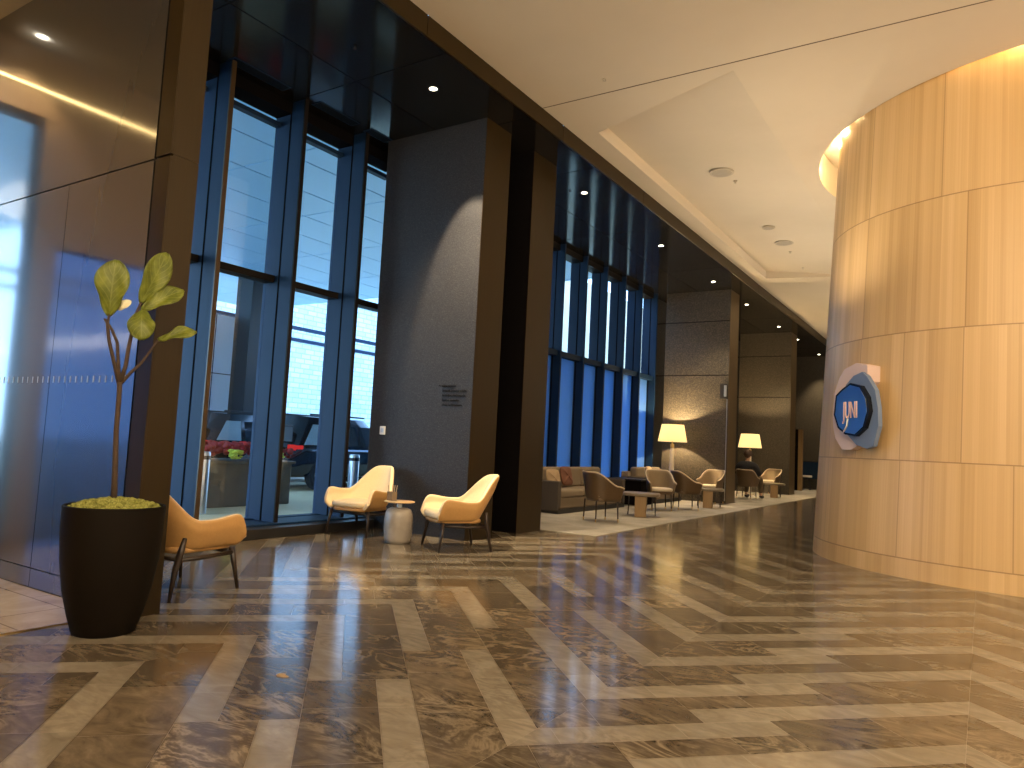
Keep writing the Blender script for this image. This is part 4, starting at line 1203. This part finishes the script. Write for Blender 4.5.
def make_suv():
    root = empty('parked_suv'); tag(root, None, 'car')
    # heads +Y, length 4.7, width 1.9
    def section(y):      # (zbot, zbelt, half width)
        f = sm(-2.35,-2.0,y)*(1-sm(1.9,2.35,y))
        return .28-.0*f, lerp(.72,1.06,sm(-2.45,-1.9,y))*(1-.20*sm(.9,2.35,y)), .95*(.86+.14*f)
    ys = [-2.35,-2.25,-2.0,-1.5,-.8,0,.8,1.4,1.9,2.2,2.35]
    def fn(u, v):
        y = lerp(-2.35,2.35,v); zb, zt, w = section(y)
        a = 2*PI*u; c, s = math.cos(a), math.sin(a); e = .38
        return (w*math.copysign(abs(c)**e,c), y, (zb+zt)/2+(zt-zb)/2*math.copysign(abs(s)**e,s))
    mb = MB(); mb.grid(fn, 36, 24, True)
    mb._faces([fn(i/36,0) for i in range(36)], [tuple(range(36))]); mb._faces([fn(i/36,1) for i in range(36)], [tuple(range(36))])
    mb.build('body', M['car_paint'], root, smooth=50)
    def gf(u, v):
        y0b, y1b, y0t, y1t = -2.22, 1.15, -1.85, .30
        a = 2*PI*u; c, s = math.cos(a), math.sin(a); e = .35
        lo, hi = lerp(y0b,y0t,v**.9), lerp(y1b,y1t,v)
        w = lerp(.90,.70,v**1.2)
        z = .98+.76*v-.03*abs(c)*v
        return (w*math.copysign(abs(c)**e,c), (lo+hi)/2+(hi-lo)/2*math.copysign(abs(s)**e,s), z)
    mb = MB(); mb.grid(gf, 44, 8, True); mb._faces([gf(i/44,1) for i in range(44)], [tuple(range(44))])
    mb.build('cabin', M['car_paint'], root, smooth=50)
    for s in (-1,1):
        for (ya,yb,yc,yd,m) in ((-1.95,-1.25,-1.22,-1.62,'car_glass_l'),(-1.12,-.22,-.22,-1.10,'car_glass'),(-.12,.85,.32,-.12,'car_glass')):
            za, zb_ = 1.06, 1.54
            xo = lambda z: s*(lerp(.90,.70,((z-.98)/.76)**1.2)+.006)
            MB()._faces and None
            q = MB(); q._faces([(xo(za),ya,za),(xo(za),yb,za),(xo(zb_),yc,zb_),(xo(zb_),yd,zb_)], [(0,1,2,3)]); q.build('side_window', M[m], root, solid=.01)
        MB().box(s*.62-.02,s*.62+.02,-1.6,.2,1.76,1.80).build('roof_rail', M['black_metal'], root, bevel=.01)
        tl = MB(); tl.box(s*.86-.08,s*.86+.08,-2.35,-2.22,.92,1.05) ; tl.box(s*.90-.03,s*.90+.03,-2.3,-2.0,.95,1.04); tl.build('tail_lamp', M['tail'], root, bevel=.015)
        MB().ball((s*1.04,.62,1.12),(.10,.06,.08),12,8).build('wing_mirror', M['car_paint'], root, smooth=180)
        for yy in (-1.42,1.42):
            w = MB().lathe([(.20,-.11),(.33,-.115),(.36,-.09),(.36,.09),(.33,.115),(.20,.11)], 32).build('wheel', M['tyre'], root, smooth=40, loc=(s*.86,yy,.36), rot=(0,R(90),0))
            r_ = MB()
            r_.lathe([(.21,.098),(.235,.118),(.22,.122)], 28, cap=False); r_.lathe([(.05,.10),(.05,.125)], 14)
            for k in range(5):
                a = 2*PI*k/5
                r_.tube([(.04*math.cos(a),.04*math.sin(a),.115),(.215*math.cos(a),.215*math.sin(a),.112)], .026, 6)
            ro = r_.build('rim', M['rim'], w, smooth=40)
            if s < 0: ro.rotation_euler = (PI,0,0)
    MB().box(-.72,.72,-2.18,-2.16,1.12,1.5).build('rear_window', M['car_glass'], root, rot=(0,0,0))
    MB().box(-.85,.85,-2.42,-2.25,.30,.52).build('bumper', M['black_metal'], root, bevel=.04)
    return root
suv = make_suv(); suv.location = (-14.05,13.55,-.02); suv['label'] = 'black car with red tail lamp outside the middle front window'
place_copy(suv, (-16.4,12.9,-.02), 0, 'black car farther back, seen above the red flowers')
suv2 = None

pl = empty('street_planter', (-11.3,7.75,-.02), 0, 'brown grey stone planter box outside the window behind the tan armchair', 'planter')
MB().box(-.45,.45,-1.5,1.55,0,.76).build('box', M['planter_stone'], pl, bevel=.02)
MB().box(-.50,.50,-1.55,1.60,.74,.79).build('rim', M['planter_stone'], pl, bevel=.012)
fl = MB()
for k in range(420):
    x = rnd.uniform(-.45,.48); y = rnd.uniform(-1.5,1.55); z = .90+.14*rnd.random()+.04*math.sin(3*y)
    s = rnd.uniform(.035,.07); fl.ball((x,y,z),(s,s,s*.8),7,5)
o = fl.build('red_flowers', M['flower_red'], None, smooth=180, loc=(-11.3,7.75,-.02)); tag(o, 'mass of red flowers planted in the stone planter outside', 'flowers', None, 'stuff')
fl = MB()
for cy in (.18,1.02,-.8):
    for k in range(34):
        s = rnd.uniform(.03,.06); fl.ball((.62+rnd.uniform(-.05,.07), cy+rnd.uniform(-.11,.11), .90+rnd.uniform(-.06,.07)),(s,s,s*.5),7,5)
o = fl.build('lime_leaves', M['flower_green'], None, smooth=180, loc=(-11.3,7.75,-.02)); tag(o, 'clumps of lime green leaves at the planter edge', 'foliage', None, 'stuff')
def bollard(x, y, label):
    t = empty('bollard', (x,y,-.02), 0, label, 'bollard', 'steel bollards on the drive')
    MB().lathe([(.10,0),(.10,.93),(.09,.96),(.0,.965)], 28, cap=False).build('post', M['chrome'], t, smooth=40)
    MB().lathe([(.104,.84),(.104,.90)], 28).build('band', M['black_metal'], t, smooth=40)
bollard(-10.2,10.25, 'steel bollard outside, right behind the cream armchair at the window')
bollard(-10.2,7.0, 'pale steel bollard at the left end of the flower planter')

# ------------------------------------------------------------------ light
w = bpy.data.worlds.new('sky'); scene.world = w; w.use_nodes = True
nt = w.node_tree; bg = nt.nodes['Background']
tc = nt.nodes.new('ShaderNodeTexCoord'); sx = nt.nodes.new('ShaderNodeSeparateXYZ'); rp = nt.nodes.new('ShaderNodeValToRGB')
nt.links.new(tc.outputs['Generated'], sx.inputs[0]); nt.links.new(sx.outputs[2], rp.inputs[0]); nt.links.new(rp.outputs[0], bg.inputs[0])
rp.color_ramp.elements[0].position = .0; rp.color_ramp.elements[0].color = (.42,.70,1,1)
rp.color_ramp.elements[1].position = .7; rp.color_ramp.elements[1].color = (.20,.45,1,1)
bg.inputs[1].default_value = 7.5

def area(x, y, z, sx_, sy_, e, rot, col=(1,.81,.58)):
    l = bpy.data.lights.new('area','AREA'); l.shape = 'RECTANGLE'; l.size = sx_; l.size_y = sy_; l.energy = e; l.color = col
    o = bpy.data.objects.new('area_lamp', l); COL.objects.link(o); o.location = (x,y,z); o.rotation_euler = rot; return o
# added unseen area lamps at right and behind the camera brighten the cream ceiling
area(6.2,16,3.6,2,30,900,(R(180),R(-35),0))
area(1.5,-3.2,3.2,8,1,560,(R(150),0,0),(1,.83,.62))
sp_ = Vector((.2,10.0,3.2))-Vector((-.6,3.2,5.9)); area(-.6,3.2,5.9,1.6,1.6,225,sp_.to_track_quat('-Z','Y').to_euler(),(1,.79,.52))  # added lamp out of view, aimed to brighten the oak drum
# area lamps added out of view under the ceiling to fill the hall
area(.8,-1.6,5.9,3,2,480,(0,0,0))
area(4.6,5.2,5.9,2,3,260,(0,R(12),0))
for x, y in ((-.9,5.6),(1.6,5.9),(-2.9,7.8)):
    spot(x, y, ZC-.03, 190, 80, .8, (1,.78,.50))
for x, y, e in ((-2.3,9.9,170),(-2.6,13.2,220),(-2.7,17.0,200),(-3.2,22,110),(-3.2,28,110)):  # unseen upward spots added in mid-air to brighten the ceiling
    spot(x, y, 3.0, e, 150, 1., (1,.82,.58), (R(180),0,0), 0.)
# cove line round the drum needs a little help from point sources hidden in the cove
for dg in range(-100, 60, 12):
    p = drum(dg, 6.22); c = Vector((CT[0],CT[1],6.22)); q = p+(p-c).normalized()*.10
    l = bpy.data.lights.new('cove','POINT'); l.energy = 14.0 if dg > -55 else 40.0; l.color = (1,.72,.36); l.shadow_soft_size = .05
    o = bpy.data.objects.new('cove_lamp', l); COL.objects.link(o); o.location = q

# ------------------------------------------------------------------ camera
yaw, pit, rol = -.5762, .0818, .0502
fw = Vector((math.sin(yaw)*math.cos(pit), math.cos(yaw)*math.cos(pit), math.sin(pit)))
rt = Vector((math.cos(yaw), -math.sin(yaw), 0)); up = rt.cross(fw)
r2 = rt*math.cos(rol)+up*math.sin(rol); u2 = -rt*math.sin(rol)+up*math.cos(rol)
cam = bpy.data.cameras.new('camera'); co = bpy.data.objects.new('camera', cam); COL.objects.link(co)
mw = Matrix((( r2.x,u2.x,-fw.x,0),(r2.y,u2.y,-fw.y,0),(r2.z,u2.z,-fw.z,1.3),(0,0,0,1)))
co.matrix_world = mw
cam.sensor_fit = 'HORIZONTAL'; cam.sensor_width = 36; cam.lens = 728.8*36/1024
cam.clip_start = .05; cam.clip_end = 300
scene.camera = co
scene.view_settings.view_transform = 'Standard'
scene.view_settings.look = 'None'
scene.view_settings.exposure = .2
scene.cycles.max_bounces = 8; scene.cycles.diffuse_bounces = 4; scene.cycles.glossy_bounces = 4; scene.cycles.transparent_max_bounces = 12
scene.cycles.sample_clamp_indirect = 6.
